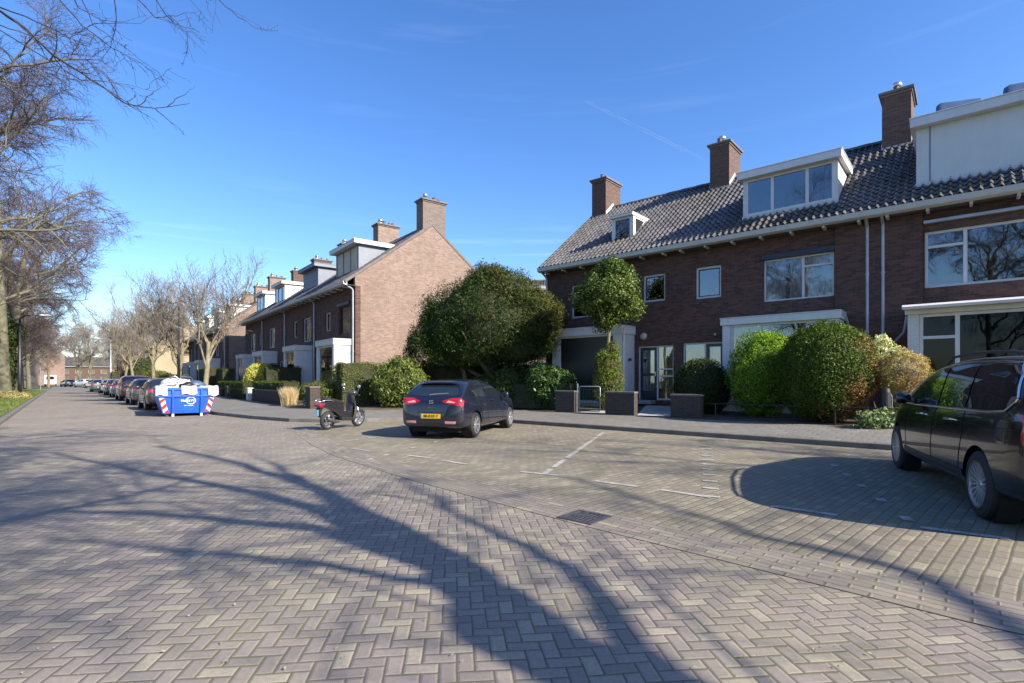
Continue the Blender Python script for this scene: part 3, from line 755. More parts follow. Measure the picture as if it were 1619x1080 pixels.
# ---- right-hand terrace (local x = a - left end)
A1, A2, A3, A4 = -14.95, -8.55, -2.13, 4.25
Wd = A2-A1
h1 = house('left end brick terraced house with tiny roof dormer, dark bay and glass front door', pa(A1, 19.7), RZA, Wd,
    wins=[dict(x=(-13.5-A1, -12.3-A1), z=(4.2, 5.68), w=.07, sash=True), dict(x=(-9.98-A1, -9.02-A1), z=(4.58, 5.68), w=.08, sash=True)],
    bays=[dict(x=(-13.76-A1, -10.36-A1), z1=3.6, zt=3.28, zs=.5, pier=.34, gm='blackframe', side='white', proj=1.1)],
    doors=[dict(x=(-10.2-A1, -8.68-A1), z=(.62, 2.80), split=-9.38-A1, door_left=True, bars=(1.55, 1.83), blind=True)],
    dorms=[dict(x0=-11.85-A1, x1=-10.8-A1, yf=.75, z0=7.45, z1=8.5, corn=.10, over=.03, lights=1, kind='white')],
    chims=[dict(x0=.12, x1=.95, y0=3.85, y1=5.35, ztop=11.9, pots=3, cowl=False, seed=1)], gables='l', pipes=[.12], seed=1)
W2 = A3-A2
h2 = house('middle brick terraced house with wide three-light white dormer behind the two clipped round bushes', pa(A2, 19.7), RZA, W2,
    wins=[dict(x=(-7.8-A2, -6.84-A2), z=(4.5, 5.70), w=.08, sash=True),
          dict(x=(-5.38-A2, -3.24-A2), z=(4.16, 5.62), w=.06, v=[-4.15-A2], h=[(-4.15-A2, -3.24-A2, 5.25)], lintel='darkframe', curtain=[(-5.32-A2, -4.72-A2, 'curtain'), (-4.6-A2, -4.2-A2, 'curtain'), (-4.12-A2, -3.3-A2, 'curtain')])],
    bays=[dict(x=(-6.43-A2, -2.95-A2), z1=3.55, zt=3.32, zs=.75, side='brick_white', gm='glass', v=[-5.2-A2], curtain=[(-6.1-A2, -3.3-A2, 'room_shade')])],  # bay backed by a dark sheet in place of interior shade
    doors=[dict(x=(-8.3-A2, -6.72-A2), z=(.65, 2.85), split=-7.45-A2, door_left=False, bars=())],
    dorms=[dict(x0=-6.2-A2, x1=-3.2-A2, yf=.45, z0=7.40, z1=8.72, corn=.24, over=.14, lights=3, kind='white')],
    chims=[dict(x0=-.12, x1=.72, y0=3.85, y1=5.35, ztop=11.95, pots=3, cowl=True, seed=2)], pipes=[W2-.2], recess=[(-3.2-A2, W2)], seed=2)
W3 = A4-A3
h3 = house('brick terraced house behind the dark people carrier with closed white shutter dormer', pa(A3, 19.7), RZA, W3,
    wins=[dict(x=(-.93-A3, 2.3-A3), z=(4.14, 5.80), w=.075, v=[-.02-A3], h=[(-.93-A3, -.02-A3, 5.35)], gm='glass', curtain=None)],
    bays=[dict(x=(-1.26-A3, 2.4-A3), z1=3.42, zt=3.28, zs=.55, side='brick_white', v=[-.18-A3], h=[(-1.0-A3, -.18-A3, 2.62)], gm='glass_dark', curtain=[(-.05-A3, .5-A3, 'curtain'), (.9-A3, 1.3-A3, 'curtain')], fw=.085)],
    dorms=[dict(x0=-1.15-A3, x1=3.6-A3, yf=.45, z0=7.40, z1=9.05, corn=.26, over=.14, kind='panel')],
    chims=[dict(x0=-.22, x1=.64, y0=3.85, y1=5.4, ztop=12.0, pots=2, cowl=True, seed=3)], pipes=[.2], recess=[(0, -.97-A3)], gables='r', seed=3)
g = MB(); xr = -10.8-A1+.001; g.prism([(.95, 7.72), (.95, 8.42), (1.72, 8.42)], 'x', xr, xr+.006); g.build('side_pane', M['black'], [c for c in h1.children if c.name.startswith('dormer')][0])  # black panel for the side glass, dim interior put into its colour
# awning cassette, canopy profile and side drain of the bay, plates on the shuttered dormer
g = MB(); g.prism([(-.14, 6.02), (-.14, 6.10), (-.02, 6.14), (-.02, 6.02)], 'x', -.95-A3, 3.0-A3)
g.build('awning_box', M['zinc'], h3)
g = MB(); g.prism([(-1.45, 3.40), (-1.47, 3.47), (-1.38, 3.53), (-1.1, 3.56), (-1.1, 3.452)], 'x', -1.36-A3, 2.5-A3); g.build('awning_box', M['white'], h3)
g = MB(); g.tube([(-1.31-A3, -.6, 3.3), (-1.36-A3, -.5, 3.0), (-1.40-A3, -.35, 2.85), (.28, -.12, 2.3), (.2, -.1, 2.22)], .035, 10); g.build('drain_pipe', M['zinc'], h3, smooth=True)
for xa, xb in ((-.85, .35), (.75, 2.4)):
    g = MB()
    rows = []
    for i in range(13):
        u = i/12; x = xa-A3+(xb-xa)*u
        hgt = 1.28*min(1, u*9)**.25*(1-.16*u)
        rows.append([(x, 2.5, 9.34), (x, 2.75, 9.36+hgt), (x, 3.3, 9.38+hgt*1.05), (x, 3.6, 9.35)])
    g.grid(rows); g.prism([(2.5, 9.32), (3.6, 9.32), (3.6, 9.345), (2.5, 9.345)], 'x', xa-A3, xb-A3)
    g.build('rooflight', M['tarp'], h3, smooth=True)
# drain of the second bay
g = MB(); g.tube([(-2.88-A2, -.75, 3.5), (-2.80-A2, -.7, 3.35), (-2.80-A2, -.4, 3.2), (-2.84-A2, -.2, 2.9), (-2.84-A2, -.15, .3)], .03, 8); g.build('drain_pipe', M['zinc'], h2, smooth=True)
g = MB(); g.lathe([(0, 0), (.13, 0), (.15, -.03), (.12, -.08), (0, -.1)], 20, axis='y', c=(-9.93-A1, 0, 3.2)); o = g.build('wall_lamp', M['cream'], h1, smooth=True)
g = MB(); g.lathe([(0, 0), (.05, 0), (.05, -.05), (0, -.06)], 12, axis='y', c=(-7.05-A2, 0, 3.12)); g.build('wall_lamp', M['cream'], h2, smooth=True)
g = MB(); g.box(-1.14-A3, -1.05-A3, -1.075, -1.051, 1.95, 2.15); g.build('letter_box', M['plastic'], h3)
g = MB(); g.box(-10.3-A1, -10.22-A1, -.6, -.5, 2.2, 2.3); g.build('bell', M['plastic'], h1)
# white rain pipe on the front corner of the garage bay
g = MB(); g.cyl(-10.30-A1, -1.0, .3, 3.5, .05, 12); g.build('downpipe', M['white'], h1)

# ---- second terrace down the street
def rowhouse(label, k, C, w=6.55, **kw):
    xl = -(k+1)*w
    return xl, house(label, pb(xl, 0, 0, C), RZB, w, ns=6, **kw)
w = 6.55
def mirror_set(k, kind):
    return None
xl = -w
B1 = house('end terraced house with bare sunlit brick gable and tall chimney', pb(xl, 0), RZB, w, ns=6, gm='brick_b', seed=4,
    wins=[dict(x=(-4.7-xl, -3.75-xl), z=(4.3, 5.4), w=.07), dict(x=(-2.45-xl, -.75-xl), z=(3.95, 5.5), fm='blackframe', w=.10, lintel='blackframe', curtain=[(-2.3-xl, -1.2-xl, 'curtain')])],
    bays=[dict(x=(-3.0-xl, -.25-xl), z1=3.55, zt=3.25, zs=.45, side='white', fw=.09, gm='glass', v=())],
    doors=[dict(x=(-4.9-xl, -3.5-xl), z=(.6, 2.8), split=-4.2-xl)],
    dorms=[dict(x0=-4.8-xl, x1=-1.3-xl, yf=.7, z0=7.25, z1=8.95, corn=.2, over=.22, kind='greyblind')],
    chims=[dict(x0=w-.80, x1=w-.02, y0=4.0, y1=5.5, ztop=11.9, pots=4, bm='brick_g', seed=4)], gables='r', pipes=[w-.12, .1])
xl = -2*w
B2 = house('second terraced house from the sunlit gable with grey clad dormer', pb(xl, 0), RZB, w, ns=6, seed=5,
    wins=[dict(x=(-9.0-xl, -7.3-xl), z=(3.9, 5.45), w=.07, curtain=[(-8.9-xl, -7.4-xl, 'beigeblind')]), dict(x=(-11.2-xl, -10.3-xl), z=(4.3, 5.45), w=.07)],
    bays=[dict(x=(-9.6-xl, -7.0-xl), z1=3.55, zt=3.25, zs=.75, side='white', v=())],
    doors=[dict(x=(-11.6-xl, -10.2-xl), z=(.6, 2.8), split=-10.9-xl)],
    dorms=[dict(x0=-11.6-xl, x1=-8.4-xl, yf=.8, z0=7.3, z1=8.9, corn=.2, over=.2, kind='grey', capm='greyboard')],
    chims=[dict(x0=w-.4, x1=w+.4, y0=4.0, y1=5.5, ztop=11.9, pots=4, bm='brick_b', seed=5)], pipes=[.1])
xl = -3*w
B3 = house('third terraced house from the sunlit gable with white dormer window', pb(xl, 0), RZB, w, ns=6, seed=4,
    wins=[dict(x=(-13.95-xl, -13.25-xl), z=(4.3, 5.45), w=.07), dict(x=(-17.9-xl, -16.0-xl), z=(3.9, 5.45), w=.07, v=[-17.2-xl], curtain=[(-17.8-xl, -16.9-xl, 'curtain')])],
    bays=[dict(x=(-18.3-xl, -15.3-xl), z1=3.55, zt=3.25, zs=.75, side='white', v=[-16.8-xl])],
    doors=[dict(x=(-14.8-xl, -13.4-xl), z=(.6, 2.8), split=-14.1-xl)],
    dorms=[dict(x0=-19.2-xl, x1=-16.3-xl, yf=.8, z0=7.3, z1=8.9, corn=.2, over=.15, kind='white', lights=3)],
    chims=[dict(x0=w-.4, x1=w+.4, y0=4.0, y1=5.5, ztop=11.9, pots=3, bm='brick_c', seed=6)], pipes=[.1])
xl = -4*w
B4 = house('far end house of the nearer left terrace with white-sided dormer beside the gap', pb(xl, 0), RZB, w, ns=6, seed=5,
    wins=[dict(x=(-24.4-xl, -22.4-xl), z=(3.9, 5.45), w=.07, v=[-23.4-xl]), dict(x=(-21.2-xl, -20.5-xl), z=(4.3, 5.45), w=.07)],
    bays=[dict(x=(-24.6-xl, -21.9-xl), z1=3.55, zt=3.25, zs=.75, side='white', v=[-23.2-xl])],
    doors=[dict(x=(-21.5-xl, -20.1-xl), z=(.6, 2.8), split=-20.8-xl)],
    dorms=[dict(x0=-25.4-xl, x1=-22.3-xl, yf=.8, z0=7.3, z1=8.9, corn=.2, over=.15, kind='white', lights=3)],
    chims=[dict(x0=w-.4, x1=w+.4, y0=4.0, y1=5.5, ztop=11.9, pots=3, bm='brick_c', seed=7), dict(x0=.02, x1=.8, y0=4.0, y1=5.5, ztop=11.9, pots=3, bm='brick_c', seed=8)], gables='l')
CC = Vector((-27.8, 51.0))
def crow(label, k, kind, g=''):
    ch = [dict(x0=w-.8, x1=w-.02, y0=4.0, y1=5.5, ztop=12.0, pots=3, bm='brick_b', seed=k)] if 'r' in g else [dict(x0=w-.4, x1=w+.4, y0=4.0, y1=5.5, ztop=11.9, pots=3, bm='brick_b', seed=k+3)]
    return house(label, pb(-(k+1)*w, 0, 0, CC), RZB, w, ns=4, gm='brick_b', seed=6, gables=g,
        wins=[dict(x=(.8, 2.6), z=(3.9, 5.45), w=.08, v=[1.7]), dict(x=(4.4, 5.3), z=(4.3, 5.45), w=.08)],
        bays=[dict(x=(.6, 3.6), z1=3.55, zt=3.2, zs=.75, side='white')],
        doors=[dict(x=(4.2, 5.7), z=(.6, 2.8), split=4.9)],
        dorms=[dict(x0=1.2, x1=4.4, yf=.8, z0=7.3, z1=8.9, corn=.2, over=.15, kind=kind)], chims=ch, pipes=[w-.12])
crow('gable-end house of the farther terrace, half hidden behind the bare pavement trees', 0, 'white', 'r')
crow('house second from the gable in the farther terrace behind the bare trees', 1, 'grey')
crow('house third from the gable in the farther terrace behind the bare trees', 2, 'white')
crow('last house of the farther terrace beside the cream wall', 3, 'grey', 'l')
# cream rendered end house beyond
CD = Vector((-54.4, 79.5))
house('cream rendered end house glowing in the sun behind the dark lamp post', pb(-8, 0, 0, CD), RZB, 8, ns=4, bm='render', seed=7,
      wins=[dict(x=(1, 3), z=(3.9, 5.4)), dict(x=(5, 7), z=(3.9, 5.4)), dict(x=(1, 3.2), z=(1.0, 2.8)), dict(x=(5, 7), z=(1.0, 2.8))], gables='lr',
      chims=[dict(x0=.4, x1=1.2, y0=4.0, y1=5.5, ztop=11.7, pots=2, bm='brick_b', seed=9)])
house('brick house beyond the crossing at the end of the street', pb(-60, -3, 0, CD), RZB, 9, ns=3, bm='brick_c', seed=8,
      wins=[dict(x=(1, 3), z=(3.9, 5.4)), dict(x=(5, 7), z=(3.9, 5.4)), dict(x=(1, 3.2), z=(1.0, 2.8)), dict(x=(5, 7), z=(1.0, 2.8))], gables='lr')
house('small pinkish house seen past the left tree trunks', (-118, 118, 0), R(-25), 12, ns=3, bm='brick_b', seed=9,
      wins=[dict(x=(1, 3), z=(3.9, 5.4)), dict(x=(5, 7), z=(3.9, 5.4)), dict(x=(1, 3.2), z=(1.0, 2.8)), dict(x=(5, 7), z=(1.0, 2.8)), dict(x=(9, 11), z=(1.0, 2.8))], gables='lr')
house('pale low house with dark windows behind the left verge trees', (-88, 74, 0), R(28), 14, ns=3, bm='render2', seed=10,
      wins=[dict(x=(1, 3), z=(3.9, 5.4)), dict(x=(5, 7), z=(3.9, 5.4)), dict(x=(1, 3.2), z=(1.0, 2.8)), dict(x=(5, 7), z=(1.0, 2.8)), dict(x=(9, 11), z=(1.0, 2.8))], gables='lr')
house('long brown house closing the view at the far end of the road', (-178, 205, 0), R(28), 26, ns=2, bm='brick_c', seed=12, wins=[dict(x=(2+4*i, 4+4*i), z=(3.9, 5.4)) for i in range(6)]+[dict(x=(2+4*i, 4+4*i), z=(1, 2.6)) for i in range(6)], gables='lr')
house('distant brick house left of the long brown house', (-196, 172, 0), R(40), 12, ns=2, bm='brick_b', seed=13, wins=[dict(x=(2, 4), z=(3.9, 5.4)), dict(x=(7, 9), z=(3.9, 5.4))], gables='lr')
# house set back between the two terraces (white fascia seen over the yew)
house('white-fronted rear house glimpsed between the gable and the big yew', (-3.2, 44.0, 0), R(-8), 9.5, ns=4, bm='render2', seed=11,
      wins=[dict(x=(1, 3), z=(3.9, 5.4)), dict(x=(5, 8), z=(3.9, 5.4)), dict(x=(1, 3.2), z=(1.0, 2.8)), dict(x=(5, 8), z=(1.0, 2.8))], gables='lr',
      dorms=[dict(x0=1.5, x1=6.0, yf=.8, z0=7.3, z1=8.9, corn=.3, over=.2, kind='white')])
# ---------------------------------------------------------------- foliage
def unit_dirs(rnd, n):
    v = rnd.normal(size=(n, 3)); return v/np.linalg.norm(v, axis=1, keepdims=True)
def lump(d, rnd, freq=3.0, k=7):
    out = np.zeros(len(d))
    for i in range(k):
        a = rnd.normal(size=3)*freq*(1+.35*i); out += np.sin(d@a+rnd.uniform(0, 6.28))/(1+.35*i)
    return out/2.2
def leaf_quads(C, N, size, rnd, aspect=.5, spread=.7, droop=0.0):
    n = len(C)
    nrm = N+rnd.normal(size=(n, 3))*spread; nrm /= np.linalg.norm(nrm, axis=1, keepdims=True)
    up = rnd.normal(size=(n, 3)); up[:, 2] -= droop*2
    u = up-nrm*np.sum(up*nrm, 1, keepdims=True); u /= np.linalg.norm(u, axis=1, keepdims=True)+1e-9
    v = np.cross(nrm, u); s = (size*rnd.uniform(.6, 1.3, n))[:, None]
    fold = nrm*s*.18
    return np.stack([C-u*s*.5, C+v*s*aspect*.5+fold, C+u*s*.5, C-v*s*aspect*.5+fold], 1)
def blob_leaves(rnd, c, r, n, size, amp=.12, freq=3.0, aspect=.5, inner=.72, spread=.7, zmin=None, droop=0.0, square=0.0):
    c = np.array(c); r = np.array(r); d = unit_dirs(rnd, n)
    dd = d
    if square:
        dd = np.sign(d)*np.abs(d)**(1-square); dd = dd/np.max(np.abs(dd), axis=1, keepdims=True)*(1-(1-square)*.0) if square >= .9 else dd
    f = 1+amp*lump(d, rnd, freq)
    rad = rnd.uniform(inner, 1.0, n)**.6*f
    P = c+dd*r*rad[:, None]
    nn = d/r; nn /= np.linalg.norm(nn, axis=1, keepdims=True)
    q = leaf_quads(P, nn, size, rnd, aspect, spread, droop)
    if zmin is not None: q = q[P[:, 2] > zmin]
    return q
def foliage(parent, name, parts, mat, seed=1):
    rnd = np.random.default_rng(seed); Q = [blob_leaves(rnd, **p) for p in parts]
    v = np.concatenate(Q).reshape(-1, 3)
    return from_np(name, v, mat, parent)
def core(parent, name, c, r, mat, seed=1, amp=.1):
    """dense inner twig mass that fills a clipped shrub"""
    rnd = np.random.default_rng(seed); g = MB(); n, m = 14, 20
    D = np.array([[math.sin(math.pi*i/n)*math.cos(2*math.pi*j/m), math.sin(math.pi*i/n)*math.sin(2*math.pi*j/m), math.cos(math.pi*i/n)] for i in range(n+1) for j in range(m+1)])
    f = (1+amp*lump(D, rnd, 3))[:, None]; P = np.array(c)+D*np.array(r)*f
    g.grid([[tuple(P[i*(m+1)+j]) for j in range(m+1)] for i in range(n+1)])
    return g.build(name, mat, parent, smooth=True)
def stems(parent, c, h, r, n, mat, seed=1, name='stem'):
    rnd = random.Random(seed); g = MB()
    for k in range(n):
        a = rnd.uniform(0, 6.28); x = c[0]+.12*math.cos(a); y = c[1]+.12*math.sin(a)
        g.tube([(x, y, c[2]), (x+.1*math.cos(a), y+.1*math.sin(a), c[2]+h*.5), (x+r*.6*math.cos(a), y+r*.6*math.sin(a), c[2]+h)], [.035, .028, .012], 6)
    return g.build(name, mat, parent)

LM = {}
LM['yew'] = leaf_mat('yew_needles', (0.012, 0.031, 0.006), (0.038, 0.067, 0.012), (0.085, 0.09, 0.02), patch=(.07, -.02, .05, -.26), trans=.15, patch_scale=.9)  # paler needles increase toward the right and the top
LM['holly'] = leaf_mat('glossy_leaf', (0.025, 0.055, 0.010), (0.09, 0.14, 0.03), (0.20, 0.25, 0.07), rough=.35, trans=.2, patch_scale=1.6)
LM['lime'] = leaf_mat('lime_leaf', (0.10, 0.20, 0.010), (0.21, 0.35, 0.022), (0.27, 0.42, 0.04), trans=.3)
LM['globe'] = leaf_mat('thuja_leaf', (0.035, 0.07, 0.008), (0.10, 0.155, 0.02), (0.27, 0.155, 0.07), patch=(.30, 0.0, -.15, .16), trans=.2, patch_scale=1.5)
LM['darkbox'] = leaf_mat('dark_box_leaf', (0.012, 0.024, 0.007), (0.05, 0.075, 0.02), trans=.1)
LM['laurel'] = leaf_mat('laurel_leaf', (0.025, 0.065, 0.016), (0.10, 0.17, 0.045), rough=.3, trans=.2)
LM['varieg'] = leaf_mat('variegated_leaf', (0.03, 0.065, 0.012), (0.24, 0.28, 0.07), rough=.35, trans=.25)
LM['straw'] = leaf_mat('straw_leaf', (0.40, 0.31, 0.11), (0.32, 0.19, 0.09), (0.52, 0.48, 0.22), trans=.25)
LM['bloom'] = leaf_mat('pale_blossom', (0.70, 0.70, 0.45), (0.52, 0.55, 0.25), trans=.2)
LM['yellow'] = leaf_mat('golden_leaf', (0.48, 0.48, 0.08), (0.62, 0.58, 0.16), trans=.25)
LM['hedge'] = leaf_mat('hedge_leaf', (0.035, 0.07, 0.009), (0.10, 0.15, 0.02), (0.09, 0.06, 0.03), trans=.2, patch_scale=1.4)
LM['hedge2'] = leaf_mat('yellowish_hedge_leaf', (0.06, 0.11, 0.013), (0.17, 0.22, 0.035), (0.19, 0.13, 0.06), trans=.25, patch_scale=2)
LM['grassy'] = leaf_mat('dry_grass_blade', (0.55, 0.42, 0.24), (0.66, 0.55, 0.36), trans=.3)
LM['ground'] = leaf_mat('ground_plant_leaf', (0.10, 0.16, 0.05), (0.34, 0.40, 0.22), trans=.25)
LM['ivy'] = leaf_mat('ivy_leaf', (0.025, 0.05, 0.012), (0.07, 0.11, 0.03), rough=.4, trans=.15)
CORE = plain('inner_twigs', (0.03, 0.032, 0.015), 0.95, 0.3)
COREL = plain('inner_green_twigs', (0.05, 0.08, 0.012), 0.95, 0.3)

def shrub(name, label, cat, loc, blobs, mat, seed=1, n=9000, size=.07, aspect=.5, amp=.1, freq=4, corem=CORE, group=None, stem=True, spread=.7, droop=0.0, inner=.72, corescale=.8, square=0.0):
    """blobs in local coordinates: (x, y, z, rx, ry, rz, share)"""
    t = thing(name, label, cat, loc, 0, group)
    parts = [dict(c=b[:3], r=b[3:6], n=int(n*b[6]), size=size, amp=amp, freq=freq, aspect=aspect, zmin=.02, spread=spread, droop=droop, inner=inner, square=square) for b in blobs]
    f = foliage(t, 'foliage', parts, LM[mat], seed)
    if corescale:
        for i, b in enumerate(blobs[:4]): core(f, 'twig_mass', b[:3], [x*corescale for x in b[3:6]], corem, seed+i)
    if stem: stems(t, (0, 0, 0), .6, .3, 5, M['bark_dark'], seed)
    return t

# clipped round shrubs of the right-hand gardens
shrub('round_shrub', 'huge clipped globe shrub, green on top and browning low on its right side', 'shrub', pa(-2.95, 16.75, .22), [(0, 0, 1.42, 1.32, 1.2, 1.42, 1)], 'globe', 3, 42000, .062, .45, .05, 5)
shrub('round_shrub', 'bright lime green clipped shrub left of the huge globe', 'shrub', pa(-4.85, 17.5, .25), [(0, 0, 1.35, .98, .9, 1.38, .8), (.25, 0, 1.9, .7, .7, .78, .2)], 'lime', 4, 20000, .06, .55, .11, 6, corem=COREL)
shrub('round_shrub', 'low dark clipped dome shrub in the shade in front of the second front door', 'shrub', pa(-6.75, 17.6, .25), [(0, 0, .95, .95, .85, 1.0, 1)], 'darkbox', 5, 14000, .06, .5, .05, 5)
shrub('garden_shrub', 'straw yellow and rusty airy shrub right of the globe shrub', 'shrub', pa(-1.22, 16.9, .22), [(0, 0, 1.4, .55, .5, .62, .8), (.1, 0, .85, .42, .4, .5, .2)], 'straw', 6, 9000, .06, .35, .14, 5, corescale=.55, corem=M['twig_pale'])
shrub('flowering_shrub', 'pale blossoming branchy shrub squeezed behind the straw yellow shrub', 'shrub', pa(-1.65, 17.3, .25), [(0, 0, 1.75, .42, .35, .42, .5), (.2, 0, 1.3, .4, .3, .4, .3), (-.1, 0, 2.2, .22, .2, .2, .2)], 'bloom', 7, 2200, .07, .6, .25, 5, corescale=0)
shrub('ground_plant', 'pale leafy plants with white flowers at the foot of the globe shrub', 'plant', pa(-1.35, 15.95, .22), [(-.35, .1, .2, .45, .3, .28, .4), (.3, 0, .22, .5, .3, .3, .4), (.9, -.4, .18, .5, .3, .25, .3)], 'ground', 8, 3400, .085, .6, .3, 5, corescale=0, stem=False)
# small standard tree in front of the end house
def standard_tree():
    t = thing('small_tree', 'small evergreen tree with a lollipop crown on a bare stem before the end house', 'tree', pa(-10.2, 17.35, .3))
    g = MB(); g.tube([(0, 0, 0), (.05, 0, 1.2), (-.02, .02, 2.2), (.03, 0, 3.0), (0, 0, 4.4)], [.075, .065, .06, .055, .03], 8)
    for a, h in ((0.4, 3.0), (2.3, 3.2), (4.0, 2.9), (5.2, 3.4)): g.tube([(0, 0, h), (.5*math.cos(a), .5*math.sin(a), h+.5), (.9*math.cos(a), .9*math.sin(a), h+1.1)], [.035, .025, .01], 6)
    g.build('trunk', M['bark_pale'], t)
    foliage(t, 'crown', [dict(c=(0, 0, 4.35), r=(1.15, 1.1, 1.1), n=14000, size=.10, amp=.34, freq=3.4, inner=.3), dict(c=(-.75, 0, 4.1), r=(.6, .6, .6), n=2600, size=.1, amp=.3, freq=4, inner=.3), dict(c=(.5, 0, 4.95), r=(.6, .6, .6), n=2600, size=.1, amp=.3, freq=4, inner=.3), dict(c=(.1, 0, 5.2), r=(.62, .6, .6), n=3500, size=.10, amp=.2, freq=4, inner=.3), dict(c=(-.15, 0, 3.35), r=(.45, .4, .45), n=1800, size=.1, amp=.3, freq=4, inner=.2), dict(c=(.75, 0, 3.9), r=(.6, .6, .6), n=2600, size=.1, amp=.2, freq=4, inner=.3)], LM['holly'], 9)
    return t
standard_tree()
shrub('conifer_shrub', 'upright feathery conifer bush browning on its right edge beside the garden gate', 'shrub', pa(-9.95, 16.95, .25), [(0, 0, .95, .58, .5, .9, .5), (0, 0, 1.7, .48, .42, .65, .3), (.15, 0, 2.25, .28, .25, .35, .1), (-.2, 0, 1.9, .3, .3, .4, .1)], 'hedge2', 10, 11000, .09, .28, .2, 5, corescale=.5)
shrub('laurel_bush', 'glossy light green laurel just left of the green wire gate', 'shrub', pa(-12.3, 16.7, .22), [(0, 0, .85, .85, .7, .85, .6), (-.5, .2, 1.3, .6, .5, .65, .25), (.5, 0, .9, .5, .45, .7, .2)], 'laurel', 11, 7000, .13, .42, .16, 4, corescale=.7)
shrub('laurel_bush', 'dull dark laurel under the right edge of the big yew', 'shrub', pa(-14.4, 16.6, .22), [(0, 0, .85, 1.0, .8, .9, .6), (-.8, .2, .8, .9, .6, .8, .4)], 'ivy', 12, 8000, .12, .42, .16, 4, corescale=.75)
shrub('laurel_bush', 'leafy variegated bush with long pale leaves left of the parked hatchback', 'shrub', (-4.65, 21.9, .22), [(0, 0, 1.0, 1.05, .8, 1.1, .5), (.5, 0, .8, .8, .7, .8, .2), (-.6, 0, 1.1, .6, .6, .9, .2), (.1, .1, 1.7, .6, .6, .5, .15)], 'varieg', 13, 8500, .15, .3, .22, 4, corescale=.66, droop=.6)
# the big yew between the terraces
def yew():
    t = thing('yew_tree', 'broad dense dark yew tree between the two brick terraces', 'tree', (-1.05, 22.9, .3))
    g = MB(); rnd = random.Random(5)
    g.tube([(0, 0, 0), (.1, 0, 1.0), (0, .1, 2.0), (.1, 0, 4.2)], [.22, .2, .17, .06], 9)
    for k in range(11):
        a = k*2.4; h = rnd.uniform(.6, 2.2); L_ = rnd.uniform(1.5, 2.5)
        g.tube([(0, 0, h), (.5*L_*math.cos(a), .5*L_*math.sin(a), h+.7), (L_*math.cos(a), L_*math.sin(a), h+1.6)], [.10, .07, .02], 7)
    g.tube([(.5, -.2, 0), (.7, -.2, 1.2), (.9, -.1, 2.6)], [.14, .12, .06], 8); g.tube([(-.8, .1, 0), (-1.0, .1, 1.2), (-1.4, .1, 2.6)], [.12, .10, .05], 8)
    g.build('trunk', M['bark_dark'], t)
    rr = np.random.default_rng(3); parts = []
    main = [((0, 0, 3.7), (2.85, 2.2, 2.0)), ((.5, 0, 4.6), (1.9, 1.6, 1.35)), ((-1.5, -.2, 3.1), (1.6, 1.4, 1.4)), ((1.8, 0, 3.6), (1.5, 1.5, 1.5)), ((-2.5, -.4, 2.5), (.95, 1.0, .9)), ((-.9, -.2, 2.45), (1.7, 1.3, .8)), ((1.3, -.2, 2.5), (1.5, 1.2, .8)), ((.2, 0, 5.35), (1.0, .9, .75))]
    for c, r in main: parts.append(dict(c=c, r=r, n=int(17000*r[0]*r[2]/3), size=.13, amp=.16, freq=5, inner=.55, aspect=.26, spread=.9, droop=.2))
    for k in range(150):      # sprays breaking the outline
        c, r = main[rr.integers(0, 8)]; d = unit_dirs(rr, 1)[0]; d[2] = abs(d[2])*(.9)+(-.25 if rr.uniform() < .4 else 0)
        p = np.array(c)+d*np.array(r)*1.0; parts.append(dict(c=tuple(p), r=(.30, .30, .40), n=230, size=.13, amp=.3, freq=5, inner=.1, aspect=.24, spread=.9))
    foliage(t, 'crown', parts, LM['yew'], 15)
    for c, r in main[:4]+main[5:7]: core(t, 'inner_branches', c, [x*.78 for x in r], CORE, 3)
yew()
def hedge_box(label, p0, p1, thick, z0, z1, mat, n, seed, name='hedge', size=.055, group=None):
    """clipped box hedge running from p0 to p1"""
    a = Vector(p0); b = Vector(p1); Ln = (b-a).length; ang = math.atan2(b.y-a.y, b.x-a.x)
    t = thing(name, label, 'hedge', (a.x, a.y, z0), ang, group); H = z1-z0
    rnd = np.random.default_rng(seed)
    areas = np.array([Ln*thick, Ln*H, Ln*H, thick*H, thick*H]); k = rnd.choice(5, n, p=areas/areas.sum())
    u = rnd.uniform(0, 1, n); v = rnd.uniform(0, 1, n); P = np.zeros((n, 3)); N = np.zeros((n, 3))
    for i, (pf, nf) in enumerate([(lambda u, v: (u*Ln, (v-.5)*thick, u*0+H), (0, 0, 1)), (lambda u, v: (u*Ln, u*0-thick/2, v*H), (0, -1, 0)), (lambda u, v: (u*Ln, u*0+thick/2, v*H), (0, 1, 0)),
                                  (lambda u, v: (u*0, (v-.5)*thick, u*H), (-1, 0, 0)), (lambda u, v: (u*0+Ln, (v-.5)*thick, u*H), (1, 0, 0))]):
        m = k == i; P[m] = np.stack(pf(u[m], v[m]), 1); N[m] = nf
    wav = .035*np.sin(P[:, 0]*3.1+P[:, 2]*4+seed)+.03*np.sin(P[:, 0]*7.3+P[:, 1]*9)
    P += N*(wav[:, None]-rnd.uniform(0, .06, n)[:, None]+.02)
    q = leaf_quads(P, N, size, rnd, .55, .7); f = from_np('foliage', q.reshape(-1, 3), LM[mat], t)
    g = MB(); g.box(.03, Ln-.03, -thick/2+.04, thick/2-.04, 0, H-.04); g.build('twig_mass', CORE, f)
    return t
hedge_box('tall dark hedge closing the garden behind the big yew', (-6.0, 24.2), (1.0, 23.8), .8, .3, 2.1, 'darkbox', 9000, 1, size=.08)
hedge_box('thin yellowish green hedge left of the gap beside the gable house', (-7.35, 22.3), (-6.2, 23.2), .8, .3, 2.15, 'hedge2', 6500, 2)
hedge_box('sparse brownish hedge right of the yellowish hedge at the gable', (-6.15, 23.3), (-4.4, 24.0), .7, .3, 2.05, 'hedge', 5500, 3)
